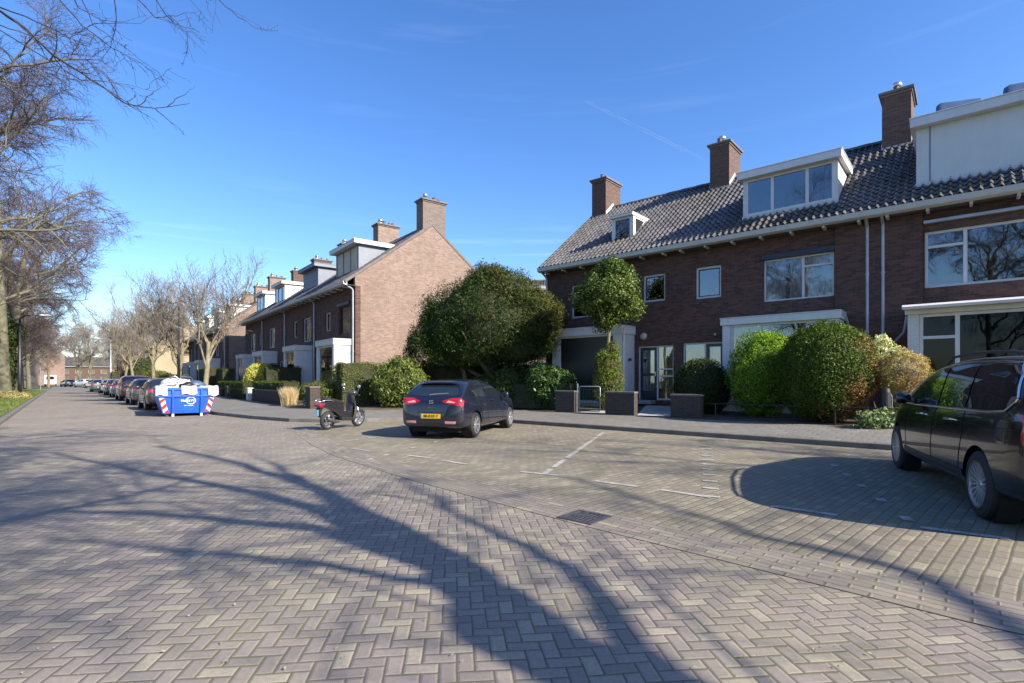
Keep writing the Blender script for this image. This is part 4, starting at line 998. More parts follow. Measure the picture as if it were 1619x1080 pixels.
hedge_box('low dark hedge behind the laurels at the right of the yew', (.2, 21.6), (2.4, 19.9), .7, .3, 1.3, 'darkbox', 4000, 21)
# hedges and shrubs of the left-hand gardens
def hb(label, xa, ya, xb, yb, th, z0, z1, mat, n, seed, C=CB, **kw):
    a = pb(xa, ya, 0, C); b = pb(xb, yb, 0, C); hedge_box(label, a[:2], b[:2], th, z0, z1, mat, n, seed, **kw)
hb('flat topped clipped hedge above the long dark garden wall before the gable house', -5.7, -3.35, .5, -3.35, .75, .25, 1.32, 'hedge', 9000, 4)
hb('small clipped hedge left of the slim white pier', -11.5, -3.5, -7.6, -3.5, .7, .25, 1.3, 'hedge', 6000, 5)
hb('clipped hedge running farther left in front of the second terraced house pair', -17.5, -3.3, -12.4, -3.3, .7, .25, 1.3, 'hedge', 6000, 6)
hb('dark tall hedge dividing the front doors left of the end house bay', -6.6, -2.9, -6.6, -.9, .6, .4, 2.2, 'darkbox', 4000, 7)
hb('dark tall hedge dividing the second and third gardens', -11.6, -2.5, -11.6, -.9, .8, .4, 2.5, 'darkbox', 4000, 8)
hb('high clipped green hedge before the far end house of the nearer terrace', -26.5, -3.2, -21.5, -3.2, 1.0, .25, 2.4, 'hedge', 6000, 9)
hb('dark high hedge right of the bare pavement tree', -20.8, -2.8, -18.0, -2.8, .9, .25, 2.3, 'darkbox', 4500, 10)
hb('low hedge in front of the farther terrace', -9.0, -3.3, -1.0, -3.3, .8, .25, 1.9, 'hedge2', 5000, 11, C=CC)
hb('ochre hedge at the cream rendered house', -12, -4.5, 2, -4.5, 1.0, .25, 2.6, 'straw', 5000, 12, C=CD)
hb('green hedge farther along the farther terrace', -22.0, -3.3, -11.0, -3.3, .8, .25, 2.0, 'hedge', 5000, 13, C=CC)
shrub('golden_shrub', 'bright golden yellow rounded shrub above the clipped hedges', 'shrub', pb(-8.9, -2.6, .3), [(0, 0, 1.2, 1.0, 1.0, .98, 1)], 'yellow', 16, 11000, .08, .55, .1, 5, corem=COREL)
shrub('garden_shrub', 'green shrub at the foot of the end house bay behind the motor scooter', 'shrub', pb(3.6, -3.0, .25), [(0, 0, .55, .9, .7, .6, .7), (.9, .3, .7, .6, .6, .7, .3)], 'hedge2', 17, 6000, .07, .5, .15, 5)
shrub('laurel_bush', 'pale spotted laurel at the white corner of the end house bay', 'shrub', pb(2.2, -1.6, .35), [(0, 0, 1.0, .4, .4, .85, 1)], 'varieg', 18, 1800, .12, .5, .25, 5, corescale=.5)
# ornamental grass tuft
t = thing('ornamental_grass', 'tuft of straw coloured ornamental grass leaning over the end of the dark wall', 'plant', pb(1.5, -3.75, .24))
rr = np.random.default_rng(8); pts = np.stack([rr.normal(0, .10, 2200), rr.normal(0, .10, 2200), np.zeros(2200)], 1)
blades('blades', pts, .78, .010, LM['grassy'], 9, lean=.2, parent=t)

# ---------------------------------------------------------------- bare trees
def rot_about(d, ang, rnd):
    o = d.orthogonal().normalized(); o.rotate(Matrix.Rotation(rnd.uniform(0, 6.283), 3, d)); q = d.copy(); q.rotate(Matrix.Rotation(ang, 3, d.cross(o).normalized())); return q.normalized()
def grow(rnd, p, d, ln, r, lv, cfg, out):
    c = cfg[lv]; ns = c['seg']; pts = [p.copy()]; rad = [r]; q = p.copy(); dd = d.copy()
    for i in range(ns):
        dd = (dd+Vector((rnd.gauss(0, c['jit']), rnd.gauss(0, c['jit']), rnd.gauss(0, c['jit'])+c['trop']))).normalized()
        q = q+dd*(ln/ns); pts.append(q.copy()); rad.append(r*(1-(1-c['tip'])*(i+1)/ns))
    out[lv].append((pts, rad))
    if lv+1 >= len(cfg): return
    cc = cfg[lv+1]; n = c['kids']
    for k in range(n):
        t = c['from']+(1-c['from'])*(k+rnd.random()*.8)/n; f = t*ns; i = min(int(f), ns-1); fr = f-i
        b = pts[i].lerp(pts[i+1], fr); dr = (pts[i+1]-pts[i]).normalized()
        a = R(rnd.uniform(*cc['ang'])); nd = rot_about(dr, a, rnd)
        nd = (nd+Vector((0, 0, cc.get('lift', 0)))).normalized()
        l2 = cc['len']*(1-.45*t if lv > 0 else 1)*rnd.uniform(.7, 1.25)
        grow(rnd, b, nd, l2, max(cc['r']*rnd.uniform(.75, 1.2)*(1-.3*t), .004), lv+1, cfg, out)
def tree_mesh(cfg, seed, H, r0, sides=(10, 7, 5, 3, 3), thin=3):
    rnd = random.Random(seed); out = [[] for _ in cfg]
    grow(rnd, Vector((0, 0, 0)), Vector((0, 0, 1)), H, r0, 0, cfg, out)
    a, b = MB(), MB()
    for lv, L_ in enumerate(out):
        for pts, rad in L_: (a if lv < thin else b).tube(pts, rad, sides[lv], cap=False)
    return a.mesh('trunk', fix=False), b.mesh('crown', fix=False)
ELM = [dict(seg=9, jit=.05, trop=.02, tip=.25, kids=15, **{'from': .20}),
       dict(seg=8, jit=.13, trop=.01, tip=.25, kids=11, len=7.6, r=.15, ang=(35, 72), lift=.1, **{'from': .2}),
       dict(seg=6, jit=.16, trop=-.04, tip=.3, kids=10, len=3.5, r=.045, ang=(25, 65), **{'from': .15}),
       dict(seg=4, jit=.18, trop=-.06, tip=.4, kids=7, len=1.5, r=.016, ang=(20, 60), **{'from': .1}),
       dict(seg=3, jit=.2, trop=-.04, tip=.5, kids=0, len=.8, r=.0085, ang=(20, 60), **{'from': 0})]
SMALL = [dict(seg=5, jit=.08, trop=.02, tip=.7, kids=8, **{'from': .55}),
         dict(seg=6, jit=.16, trop=.2, tip=.3, kids=9, len=3.6, r=.055, ang=(20, 55), lift=.2, **{'from': .2}),
         dict(seg=5, jit=.25, trop=.22, tip=.35, kids=7, len=2.1, r=.022, ang=(25, 60), lift=.2, **{'from': .15}),
         dict(seg=4, jit=.3, trop=.14, tip=.4, kids=6, len=1.2, r=.011, ang=(20, 60), lift=.1, **{'from': .1}),
         dict(seg=3, jit=.35, trop=.08, tip=.5, kids=0, len=.5, r=.006, ang=(20, 60), **{'from': 0})]
FAR = [dict(seg=6, jit=.06, trop=.02, tip=.4, kids=11, **{'from': .3}),
       dict(seg=5, jit=.15, trop=.08, tip=.3, kids=9, len=4.2, r=.08, ang=(25, 65), lift=.2, **{'from': .2}),
       dict(seg=4, jit=.2, trop=.06, tip=.35, kids=8, len=2.1, r=.035, ang=(25, 60), **{'from': .15}),
       dict(seg=3, jit=.25, trop=.03, tip=.5, kids=5, len=1.0, r=.02, ang=(20, 60), **{'from': .1}),
       dict(seg=2, jit=.25, trop=.0, tip=.5, kids=0, len=.6, r=.013, ang=(20, 60), **{'from': 0})]
_tm = {}
def bare_tree(key, cfg, seed, H, r0, bark, twig, label, loc, rz, scale=1.0, group=None, name='bare_tree'):
    if key not in _tm:
        a, b = tree_mesh(cfg, seed, H, r0); a.materials.append(M[bark]); b.materials.append(M[twig]); _tm[key] = (a, b)
    a, b = _tm[key]; t = thing(name, label, 'tree', loc, rz, group); t.scale = (scale,)*3 if not hasattr(scale, '__len__') else scale
    link('trunk', a, None, t, smooth=True); link('crown', b, None, t)
    return t
G1 = 'tall bare trees along the left verge'
E1 = ('elm1', ELM, 21, 17.5, .42, 'bark', 'twig'); E2 = ('elm2', ELM, 34, 16.5, .38, 'bark', 'twig')
bare_tree(*E2, 'tall bare street tree standing left of the picture edge, nearest of the verge row', pw(8.5, -8.0, .1), 1.0, .8, G1)
bare_tree(*E1, 'bare verge tree whose greenish limbs reach in high at the left edge', pw(24.5, -8.6, .1), 2.2, .92, G1)
bare_tree(*E2, 'tall bare verge tree just outside the left edge with limbs over the verge', pw(37, -6.4, .1), 4.0, .95, G1)
bare_tree(*E1, 'big bare tree with thick lichened trunk at the left edge of the verge', pw(52.5, -3.2, .1), 3.6, 1.08, G1)
bare_tree(*E2, 'bare tree with purplish twigs behind the thick lichened trunk', pw(64, -3.4, .1), 5.1, 1.0, G1)
bare_tree(*E1, 'bare verge tree before the crossing, low in the haze of twigs', pw(77, -3.6, .1), 3.3, .9, G1)
bare_tree(*E2, 'bare tree beyond the crossing on the left', pw(110, -4, 0), 2.0, .85, G1)
bare_tree(*E1, 'farthest bare tree at the left end of the street', pw(126, -5, 0), 4.4, .85, G1)
G0 = 'bare street trees beside and behind the viewpoint'
E3 = ('elm3', ELM, 55, 15.5, .36, 'bark', 'twig_dark')
bare_tree(*E2, 'bare street tree close behind the viewpoint on its right', (4.2, -4.6, 0), 5.0, .82, G0)
SH = [ELM[0], ELM[1], dict(ELM[2], kids=5, len=2.4, r=.04), dict(ELM[3], kids=3, len=1.2, r=.010), dict(ELM[4], r=.005, len=.6)]
def shadow_tree():
    """off-frame street tree whose limbs throw the fanned shadow over the bricks"""
    t = thing('bare_tree', 'bare street tree off to the right that throws its branchy shadow over the brick road', 'tree', (7.9, -2.6, 0), 0, G0)
    ct = 1/math.tan(R(SUN_EL)); ca, sa = math.cos(R(SUN_AZ)), math.sin(R(SUN_AZ)); rnd = random.Random(12)
    def S(px_, py_, h):
        Y = 1203.5/(py_-600); X = (px_-809.5)/830*Y; return Vector((X+h*ct*ca-7.9, Y+h*ct*sa+2.6, h))
    B0 = Vector((0, 0, 0))
    limbs = [([B0, Vector((-.02, .02, 2.5)), S(950, 1080, 5.2), S(800, 965, 6.2), S(680, 880, 7), S(600, 830, 7.8), S(500, 775, 9), S(380, 735, 11), S(250, 705, 13)], .34, .05),
             ([S(660, 868, 7.2), S(450, 790, 8.6), S(250, 750, 10), S(80, 715, 12)], .15, .04), ([S(700, 895, 6.9), S(480, 835, 8), S(250, 815, 9.2), S(0, 805, 10.5)], .14, .04),
             ([S(760, 935, 6.5), S(500, 890, 7.6), S(250, 868, 8.6), S(60, 850, 10)], .075, .03), ([S(560, 805, 8.3), S(470, 755, 9.5), S(420, 728, 11)], .11, .03),
             ([Vector((0, 0, 4.0)), S(1080, 1078, 6.2), S(930, 920, 7.5), S(800, 850, 9), S(700, 800, 10.5), S(640, 755, 12.5)], .11, .03),
             ([Vector((0, 0, 4.5)), S(1619, 1000, 8), S(1400, 900, 9), S(1200, 845, 10), S(1050, 800, 11.5), S(900, 755, 13)], .09, .03)]
    a, b = MB(), MB(); out = [[] for _ in SH]
    for P, r0, r1 in limbs:
        fine = []
        for i in range(len(P)-1):
            p0 = P[max(i-1, 0)]; p1 = P[i]; p2 = P[i+1]; p3 = P[min(i+2, len(P)-1)]
            for k in range(4):
                u = k/4; q = .5*((2*p1)+(-p0+p2)*u+(2*p0-5*p1+4*p2-p3)*u*u+(-p0+3*p1-3*p2+p3)*u**3)
                fine.append(q+Vector((rnd.gauss(0, .03), rnd.gauss(0, .03), rnd.gauss(0, .03))))
        fine.append(P[-1]); m = len(fine)
        out[1].append((fine, [r0+(r1-r0)*i/(m-1) for i in range(m)]))
        for i in range(2, m):
            if fine[i].z < 5.0: continue
            for _ in range(1 if rnd.random() < .8 else 0):
                d = (fine[i]-fine[i-1]).normalized(); nd = rot_about(d, R(rnd.uniform(25, 65)), rnd)
                grow(rnd, fine[i-1], nd, rnd.uniform(1.2, 2.8), rnd.uniform(.014, .030), 2, SH, out)
    for lv, L_ in enumerate(out):
        for pts, rad in L_: (a if lv < 3 else b).tube(pts, rad, (10, 9, 5, 3, 3)[lv], cap=False)
    a.build('trunk', M['bark'], t, smooth=True, fix=False); b.build('crown', M['twig_dark'], t, fix=False)
shadow_tree()
bare_tree(*E2, 'bare street tree right of the viewpoint shading the parking bays', (22.5, -3.5, 0), 3.4, .85, G0)
bare_tree(*E3, 'bare street tree on the verge behind the viewpoint, mirrored in the upper windows', (-17.0, -23.0, .1), 2.6, .95, G0)
G4 = 'second row of bare trees behind the left verge'
for i, (s, p, sc, lb) in enumerate(((58, -11, 1.0, 'bare tree of the back row nearest the thick lichened trunk'), (70, -9, .95, 'bare tree of the back row behind the dark lamp post'), (84, -10, .95, 'bare tree of the back row before the pale low house'), (98, -8, .9, 'bare tree of the back row at the crossing'),
                                    (90, -4.5, .8, 'low bare verge tree right beside the crossing'), (62, -7.5, .72, 'low bushy bare tree between the two rows of the verge'), (74, -6.5, .7, 'low bare tree before the pinkish house'), (82, -5.0, .72, 'low bare tree near the end of the verge'), (106, -5, .8, 'bare tree of the back row past the crossing'))):
    bare_tree(*(E1 if i % 2 else E2), lb, pw(s, p, .1), 1.1+i*2.1, sc, G4)
G2 = 'young bare trees along the pavement of the left terrace'
S1 = ('small1', SMALL, 9, 3.1, .13, 'bark_pale', 'twig_pale'); S2 = ('small2', SMALL, 17, 3.0, .13, 'bark_pale', 'twig_pale')
bare_tree(*S1, 'nearest young bare tree with pale trunk right behind the blue skip', pw(29.4, 5.35, .12), .5, (1.02, 1.02, 1.04), G2)
bare_tree(*S2, 'second young bare tree, beside the dark lamp post', pw(38.5, 5.4, .12), 2.6, (1.1, 1.1, 1.12), G2)
bare_tree(*S1, 'third young bare tree along the pavement beyond the lamp post', pw(50, 5.4, .12), 4.1, 1.2, G2)
bare_tree(*S2, 'fourth young bare tree above the burgundy car', pw(62, 5.3, .12), 1.1, 1.2, G2)
bare_tree(*S1, 'fifth young bare tree above the white parked car', pw(74, 5.3, .12), 5.6, 1.15, G2)
G3 = 'bare trees at the far end of the street'
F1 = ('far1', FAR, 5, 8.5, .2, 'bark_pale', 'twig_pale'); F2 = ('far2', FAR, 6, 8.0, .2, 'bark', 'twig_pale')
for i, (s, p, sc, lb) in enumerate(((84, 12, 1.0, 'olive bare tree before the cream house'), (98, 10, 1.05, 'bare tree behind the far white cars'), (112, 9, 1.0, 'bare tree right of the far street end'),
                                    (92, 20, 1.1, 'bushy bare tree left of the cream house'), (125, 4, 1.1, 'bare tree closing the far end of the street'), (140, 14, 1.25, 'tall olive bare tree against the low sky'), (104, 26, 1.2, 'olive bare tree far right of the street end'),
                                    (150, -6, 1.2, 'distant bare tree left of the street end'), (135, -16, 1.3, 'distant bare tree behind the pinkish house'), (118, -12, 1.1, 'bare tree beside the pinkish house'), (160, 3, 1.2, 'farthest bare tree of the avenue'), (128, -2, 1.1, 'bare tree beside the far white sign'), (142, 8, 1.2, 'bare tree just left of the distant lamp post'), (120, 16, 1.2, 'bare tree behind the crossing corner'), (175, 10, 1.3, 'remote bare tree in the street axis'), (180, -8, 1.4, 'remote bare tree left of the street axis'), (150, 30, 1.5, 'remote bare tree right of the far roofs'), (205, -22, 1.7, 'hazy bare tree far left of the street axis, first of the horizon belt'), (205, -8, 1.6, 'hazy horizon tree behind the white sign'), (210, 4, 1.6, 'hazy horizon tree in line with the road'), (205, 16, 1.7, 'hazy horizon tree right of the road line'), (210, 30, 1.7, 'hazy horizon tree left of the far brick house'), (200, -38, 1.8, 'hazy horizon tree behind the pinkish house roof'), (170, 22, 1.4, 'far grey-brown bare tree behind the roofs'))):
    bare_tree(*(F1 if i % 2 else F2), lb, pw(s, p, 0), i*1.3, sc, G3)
# ivy on the thick left trunk
t = thing('ivy', 'dark ivy climbing the trunks by the black post at the left edge', 'ivy', pw(58, -3.4, .1))
foliage(t, 'leaves', [dict(c=(0, 0, 2.6), r=(.6, .6, 2.6), n=5000, size=.16, amp=.3, inner=.5), dict(c=(.2, 0, 5.0), r=(1.0, .9, 1.3), n=4000, size=.16, amp=.3, inner=.4)], LM['ivy'], 31)
shrub('evergreen_bush', 'dark evergreen bush at the bend of the far street', 'shrub', pw(106, 9, 0), [(0, 0, 1.6, 2.2, 2, 2.0, 1)], 'darkbox', 23, 3500, .22)
shrub('evergreen_bush', 'yellow green bush beyond the last parked car', 'shrub', pw(92, 8.5, 0), [(0, 0, 1.3, 1.9, 1.6, 1.5, 1)], 'lime', 24, 3000, .2)
shrub('evergreen_bush', 'dark evergreen standing behind the dark parked car far down the street', 'shrub', pw(86, 8, 0), [(0, 0, 2.2, 1.7, 1.6, 2.2, 1)], 'ivy', 25, 3500, .22)
shrub('evergreen_bush', 'olive bush in front of the olive bare tree before the cream house', 'shrub', pw(80, 9, 0), [(0, 0, 1.2, 2.3, 1.6, 1.4, 1)], 'hedge2', 26, 3000, .2)
shrub('dead_leaf_pile', 'brown leaves and stems heaped at the foot of the thick left trunk', 'leaf pile', pw(50.5, -3.0, .1), [(0, 0, .2, 1.5, 1.0, .35, 1)], 'straw', 27, 2500, .09, corescale=0, stem=False)
# near twigs hanging into the picture at the top left: limbs of the nearest verge tree
def px(x, y, Y): return Vector(((x-809.5)/830*Y, Y, 1.45+(600-y)/830*Y))
near = [([(-60, 20), (0, 18), (40, 45), (85, 88), (150, 130), (200, 165), (245, 172), (300, 164)], 7.2, .024),
        ([(0, 12), (60, 35), (110, 60), (150, 38), (220, 36), (262, 12)], 7.4, .010), ([(60, -40), (100, 5), (130, 40), (178, 76), (215, 95), (258, 126)], 7.8, .013),
        ([(100, -30), (125, 12), (160, 32), (195, 36), (232, 24)], 7.4, .009), ([(200, -20), (245, 28), (280, 26), (318, 16)], 7.7, .010), ([(240, -10), (262, 24), (292, 50), (298, 50)], 7.7, .009),
        ([(160, -30), (183, 0), (182, 45), (175, 75), (148, 112)], 7.5, .010), ([(120, -20), (150, 42), (190, 70), (235, 104), (277, 130)], 7.9, .008), ([(330, -20), (345, 0), (378, 28), (410, 46), (430, 50)], 7.9, .008),
        ([(0, 40), (45, 55), (80, 56), (130, 50)], 7.1, .008), ([(20, 30), (60, 70), (95, 84), (150, 90)], 7.3, .006), ([(130, 128), (160, 128), (200, 134), (243, 144)], 7.2, .007), ([(260, -25), (300, 0), (330, -8)], 7.6, .008),
        ([(-20, 120), (30, 150), (80, 185), (110, 195)], 9.5, .018), ([(-20, 55), (20, 90), (60, 135), (85, 140)], 9.0, .012), ([(30, -10), (60, 20), (85, 45), (110, 44)], 8.2, .008)]
nt_tree = next(o for o in COL.objects if o.get('label', '').startswith('tall bare street tree standing left'))
g = MB(); rnd = random.Random(4)
def curvy(P, r, depth=0):
    n = len(P); fine = []
    for i in range(n-1):
        for k in range(3):
            t = k/3; p = P[i].lerp(P[i+1], t)
            if i > 0 or k > 0: p = p+Vector((rnd.gauss(0, .006), rnd.gauss(0, .012), rnd.gauss(0, .006)))
            fine.append(p)
    fine.append(P[-1]); m = len(fine)
    g.tube(fine, [max(r*(1-.85*i/(m-1)), .0022) for i in range(m)], 5, cap=False)
    if depth < 2:
        for i in range(2, m-1):
            if rnd.random() < (.5 if depth == 0 else .3):
                d = (fine[i+1]-fine[i]).normalized(); nd = rot_about(d, R(rnd.uniform(25, 65)), rnd); nd.z -= .25
                L_ = rnd.uniform(.15, .75)*(1 if depth == 0 else .45); q = [fine[i]]
                for _ in range(3): nd = (nd+Vector((rnd.gauss(0, .08), rnd.gauss(0, .08), rnd.gauss(0, .08)))).normalized(); q.append(q[-1]+nd*L_/3)
                curvy(q, max(r*.35, .003), depth+1)
base = Vector(pw(8.5, -8.0, 7.5)); 
for P2, Y, r in near:
    P = [px(x, y, Y+.15*i) for i, (x, y) in enumerate(P2)]
    curvy(P, r)
    # carry each one back to the tree it grows on
    b = Vector((base.x, base.y, P[0].z*.75+2.2)); q = [b, b.lerp(P[0], .35)+Vector((0, 0, .9)), b.lerp(P[0], .7)+Vector((0, 0, .7)), P[0]]
    g.tube(q, [r*2.4, r*1.8, r*1.3, r], 6, cap=False)
Mi = (Matrix.Translation(nt_tree.location) @ Matrix.Rotation(nt_tree.rotation_euler.z, 4, 'Z') @ Matrix.Scale(.8, 4)).inverted()
g.xf(Mi); o = g.build('branch', M['twig_dark'], nt_tree, fix=False)
# ---------------------------------------------------------------- vehicles
def paint(name, col, rough=.35, metal=.0):
    m, t, b = new_mat(name); q = NB(t); co = q.n('ShaderNodeTexCoord').outputs['Object']
    nz = q.noise(co, 2.0, 3)
    q.l(q.mix(q.ramp(nz, .3, .7), tuple(c*.93 for c in col), tuple(min(1, c*1.07) for c in col)), b.inputs['Base Color'])
    b.inputs['Roughness'].default_value = rough; b.inputs['Metallic'].default_value = metal
    b.inputs['Coat Weight'].default_value = 1.0; b.inputs['Coat Roughness'].default_value = 0.02
    return m
def car_glass(name):
    m, t, b = new_mat(name); b.inputs['Base Color'].default_value = (0.012, 0.016, 0.02, 1); b.inputs['Roughness'].default_value = .02
    b.inputs['Coat Weight'].default_value = 1.0; b.inputs['Coat IOR'].default_value = 1.7; b.inputs['Coat Roughness'].default_value = .01
    return m
CG = car_glass('car_glass')
def interp(tab, x):
    if x <= tab[0][0]: return tab[0][1]
    for (a, va), (b, vb) in zip(tab, tab[1:]):
        if x <= b:
            t = (x-a)/(b-a); return va+(vb-va)*t
    return tab[-1][1]
def car_body(spec, detail=1):
    """lofted body: sections across the car at stations along x (forward)"""
    xs = spec['stations']; g = MB(); rows = []
    for x in xs:
        zt = interp(spec['top'], x); zb = interp(spec['bot'], x); w = interp(spec['w'], x); bl = min(interp(spec['belt'], x), zt-.012)
        k = max(0.0, min(1.0, (zt-bl)/(spec['roofz']-spec['beltz'])))
        wr = spec['wroof']; wt = (w*.93)*(1-k)+min(wr, w*.9)*k if k < 1 else min(wr, w*.9)
        sh = spec.get('shoulder', .0)
        half = [(0, zb), (.6*w, zb), (.9*w, zb+.015), (.985*w, zb+.10), (1.0*w, zb+.26 if zb+.26 < bl-.2 else (zb+bl)/2), (1.0*w, (zb+bl)/2+.08), (.985*w, bl-.13 if bl-.13 > (zb+bl)/2+.1 else (zb+bl)/2+.12), (.955*w, bl-.02),
                (.93*w, bl+.0), (.93*w*.62+wt*.38+.012*k, bl+(zt-bl)*.40), (.93*w*.3+wt*.7+.012*k, bl+(zt-bl)*.74), (wt*1.0, zt-.075*k-.004), (wt*.93, zt-.030*k-.002), (wt*.7, zt-.010*k-.001), (wt*.35, zt-.002), (0, zt)]
        row = [(x, y, z) for y, z in half]+[(x, -y, z) for y, z in reversed(half[1:-1])]
        rows.append(row)
    m = len(rows[0])
    for r in rows: g.v += r
    for i in range(len(rows)-1):
        for j in range(m):
            j2 = (j+1) % m; g.f.append((i*m+j, i*m+j2, (i+1)*m+j2, (i+1)*m+j))
    g.f.append(tuple(range(m))); g.f.append(tuple((len(rows)-1)*m+k for k in range(m-1, -1, -1)))
    me = g.mesh('body'); o = bpy.data.objects.new('tmp_body', me); COL.objects.link(o)
    s = o.modifiers.new('s', 'SUBSURF'); s.levels = detail; s.render_levels = detail
    cut = MB()
    for xw in (0, spec['wb']):
        for sd in (1, -1):
            cut.lathe([(0, 0), (spec['arch'], 0), (spec['arch']*.99, sd*.5), (0, sd*.5)], 40, axis='y', c=(xw, sd*(spec['ww']-.27), spec['rw']))
    cm = cut.mesh('cut'); co = bpy.data.objects.new('tmp_cut', cm); COL.objects.link(co)
    b = o.modifiers.new('b', 'BOOLEAN'); b.object = co; b.operation = 'DIFFERENCE'; b.solver = 'EXACT'
    dg = bpy.context.evaluated_depsgraph_get(); dg.update()
    ev = o.evaluated_get(dg); out = bpy.data.meshes.new_from_object(ev); 
    bv0 = None
    o.modifiers.remove(b); dg.update(); ev = o.evaluated_get(dg); full = bpy.data.meshes.new_from_object(ev)
    bm = bmesh.new(); bm.from_mesh(full); bv = BVHTree.FromBMesh(bm); bm.free()
    bpy.data.objects.remove(o); bpy.data.objects.remove(co)
    bm = bmesh.new(); bm.from_mesh(out)
    for f in bm.faces: f.smooth = True
    bm.to_mesh(out); bm.free()
    try: out.set_sharp_from_angle(angle=R(38))
    except Exception: pass
    out.name = 'body'
    return out, bv
def proj(bv, o, d, off=.005):
    hit = bv.ray_cast(Vector(o), Vector(d), 6)
    if hit[0] is None: return None
    n = hit[1] if hit[1].dot(Vector(d)) < 0 else -hit[1]
    return hit[0]+n*off
def poly_eval(P, u):
    """point at fraction u along polyline P (2-D)"""
    L_ = [0]
    for a, b in zip(P, P[1:]): L_.append(L_[-1]+math.hypot(b[0]-a[0], b[1]-a[1]))
    s = u*L_[-1]
    for i in range(len(P)-1):
        if s <= L_[i+1]+1e-9:
            t = (s-L_[i])/max(1e-9, L_[i+1]-L_[i]); return (P[i][0]+(P[i+1][0]-P[i][0])*t, P[i][1]+(P[i+1][1]-P[i][1])*t)
    return P[-1]
def patch(bv, top, bot, side, n=24, m=10, off=.006):
    """curved panel lying on the body between two outlines. side: 'L','R' -> (x,z); 'B','F' -> (y,z); 'T' -> (x,y)"""
    rows = []
    for j in range(m+1):
        v = j/m; row = []
        for i in range(n+1):
            a = poly_eval(top, i/n); b = poly_eval(bot, i/n); p = (a[0]+(b[0]-a[0])*v, a[1]+(b[1]-a[1])*v)
            if side == 'L': q = proj(bv, (p[0], 3, p[1]), (0, -1, 0), off)
            elif side == 'R': q = proj(bv, (p[0], -3, p[1]), (0, 1, 0), off)
            elif side == 'B': q = proj(bv, (-3, p[0], p[1]), (1, 0, 0), off)
            elif side == 'F': q = proj(bv, (8, p[0], p[1]), (-1, 0, 0), off)
            else: q = proj(bv, (p[0], p[1], 4), (0, 0, -1), off)
            if q is None: q = Vector(row[-1]) if row else Vector((0, 0, .8))
            row.append(tuple(q))
        rows.append(row)
    g = MB(); g.grid(rows); return g
def on_body(bv, pts, side, off=.004):
    out = []
    for p in pts:
        if side == 'L': q = proj(bv, (p[0], 3, p[1]), (0, -1, 0), off)
        elif side == 'R': q = proj(bv, (p[0], -3, p[1]), (0, 1, 0), off)
        elif side == 'B': q = proj(bv, (-3, p[0], p[1]), (1, 0, 0), off)
        else: q = proj(bv, (8, p[0], p[1]), (-1, 0, 0), off)
        if q is not None: out.append(q)
    return out
def dense(P, n=8):
    out = []
    for a, b in zip(P, P[1:]):
        for i in range(n): out.append((a[0]+(b[0]-a[0])*i/n, a[1]+(b[1]-a[1])*i/n))
    out.append(P[-1]); return out
def wheel(parent, x, y, r, sd, wdt=.2, spokes=8, rimr=.68, two=False):
    g = MB(); h = wdt/2
    g.lathe([(r*.66, -h), (r*.9, -h), (r*.975, -h*.8), (r, -h*.4), (r, h*.4), (r*.975, h*.8), (r*.9, h), (r*.66, h)], 40, axis='y', c=(x, y, r))
    w = g.build('wheel', M['rubber'], parent, smooth=True)
    try: w.data.set_sharp_from_angle(angle=R(30))
    except Exception: pass
    g = MB(); o = sd*h; R0 = r*rimr
    g.lathe([(R0*.90, o*.1), (R0*.93, o*.92), (R0*1.02, o*1.02), (R0*1.0, o*.9), (R0*.99, 0)], 40, axis='y', c=(x, y, r))
    g.lathe([(0, o*.80), (r*.10, o*.80), (r*.13, o*.62), (r*.13, 0)], 18, axis='y', c=(x, y, r))
    for k in range(spokes):
        a0 = 2*math.pi*k/spokes
        for da in ((-.10, .10) if two else (0,)):
            a1 = a0+da*.6; a2 = a0+da*1.6; wd = .045 if not two else .022
            p = []
            for (aa, rr_, oo) in ((a1, r*.09, .72), (a2, R0*.95, .86)):
                c_ = (x+rr_*math.cos(aa), r+rr_*math.sin(aa)); t_ = (-math.sin(aa)*wd*.5*(r/.32), math.cos(aa)*wd*.5*(r/.32))
                p.append((c_, t_, o*oo))
            n = len(g.v)
            for (c_, t_, oo) in p:
                for s in (-1, 1): g.v.append((c_[0]+t_[0]*s, y+oo, c_[1]+t_[1]*s))
                for s in (-1, 1): g.v.append((c_[0]+t_[0]*s*1.2, y+oo*.55, c_[1]+t_[1]*s*1.2))
            g.f += [(n, n+1, n+5, n+4), (n, n+4, n+6, n+2), (n+1, n+3, n+7, n+5)]
    g.build('rim', M['rim'], w, smooth=False)
    g = MB(); g.lathe([(0, sd*.01), (R0*.93, sd*.01)], 24, axis='y', c=(x, y, r)); g.build('brake', M['black'], w)
    return w
def text_mesh(s, size, depth=.002):
    cu = bpy.data.curves.new('lettering', 'FONT'); cu.body = s; cu.size = size; cu.extrude = depth; cu.align_x = 'CENTER'; cu.align_y = 'CENTER'
    o = bpy.data.objects.new('tmp', cu); COL.objects.link(o); dg = bpy.context.evaluated_depsgraph_get(); dg.update()
    me = bpy.data.meshes.new_from_object(o.evaluated_get(dg)); bpy.data.objects.remove(o); return me
def put_text(s, size, mat, parent, loc, rot, name='lettering', depth=.002, scale=(1, 1, 1)):
    o = link(name, text_mesh(s, size, depth), mat, parent); o.location = loc; o.rotation_euler = rot; o.scale = scale; return o

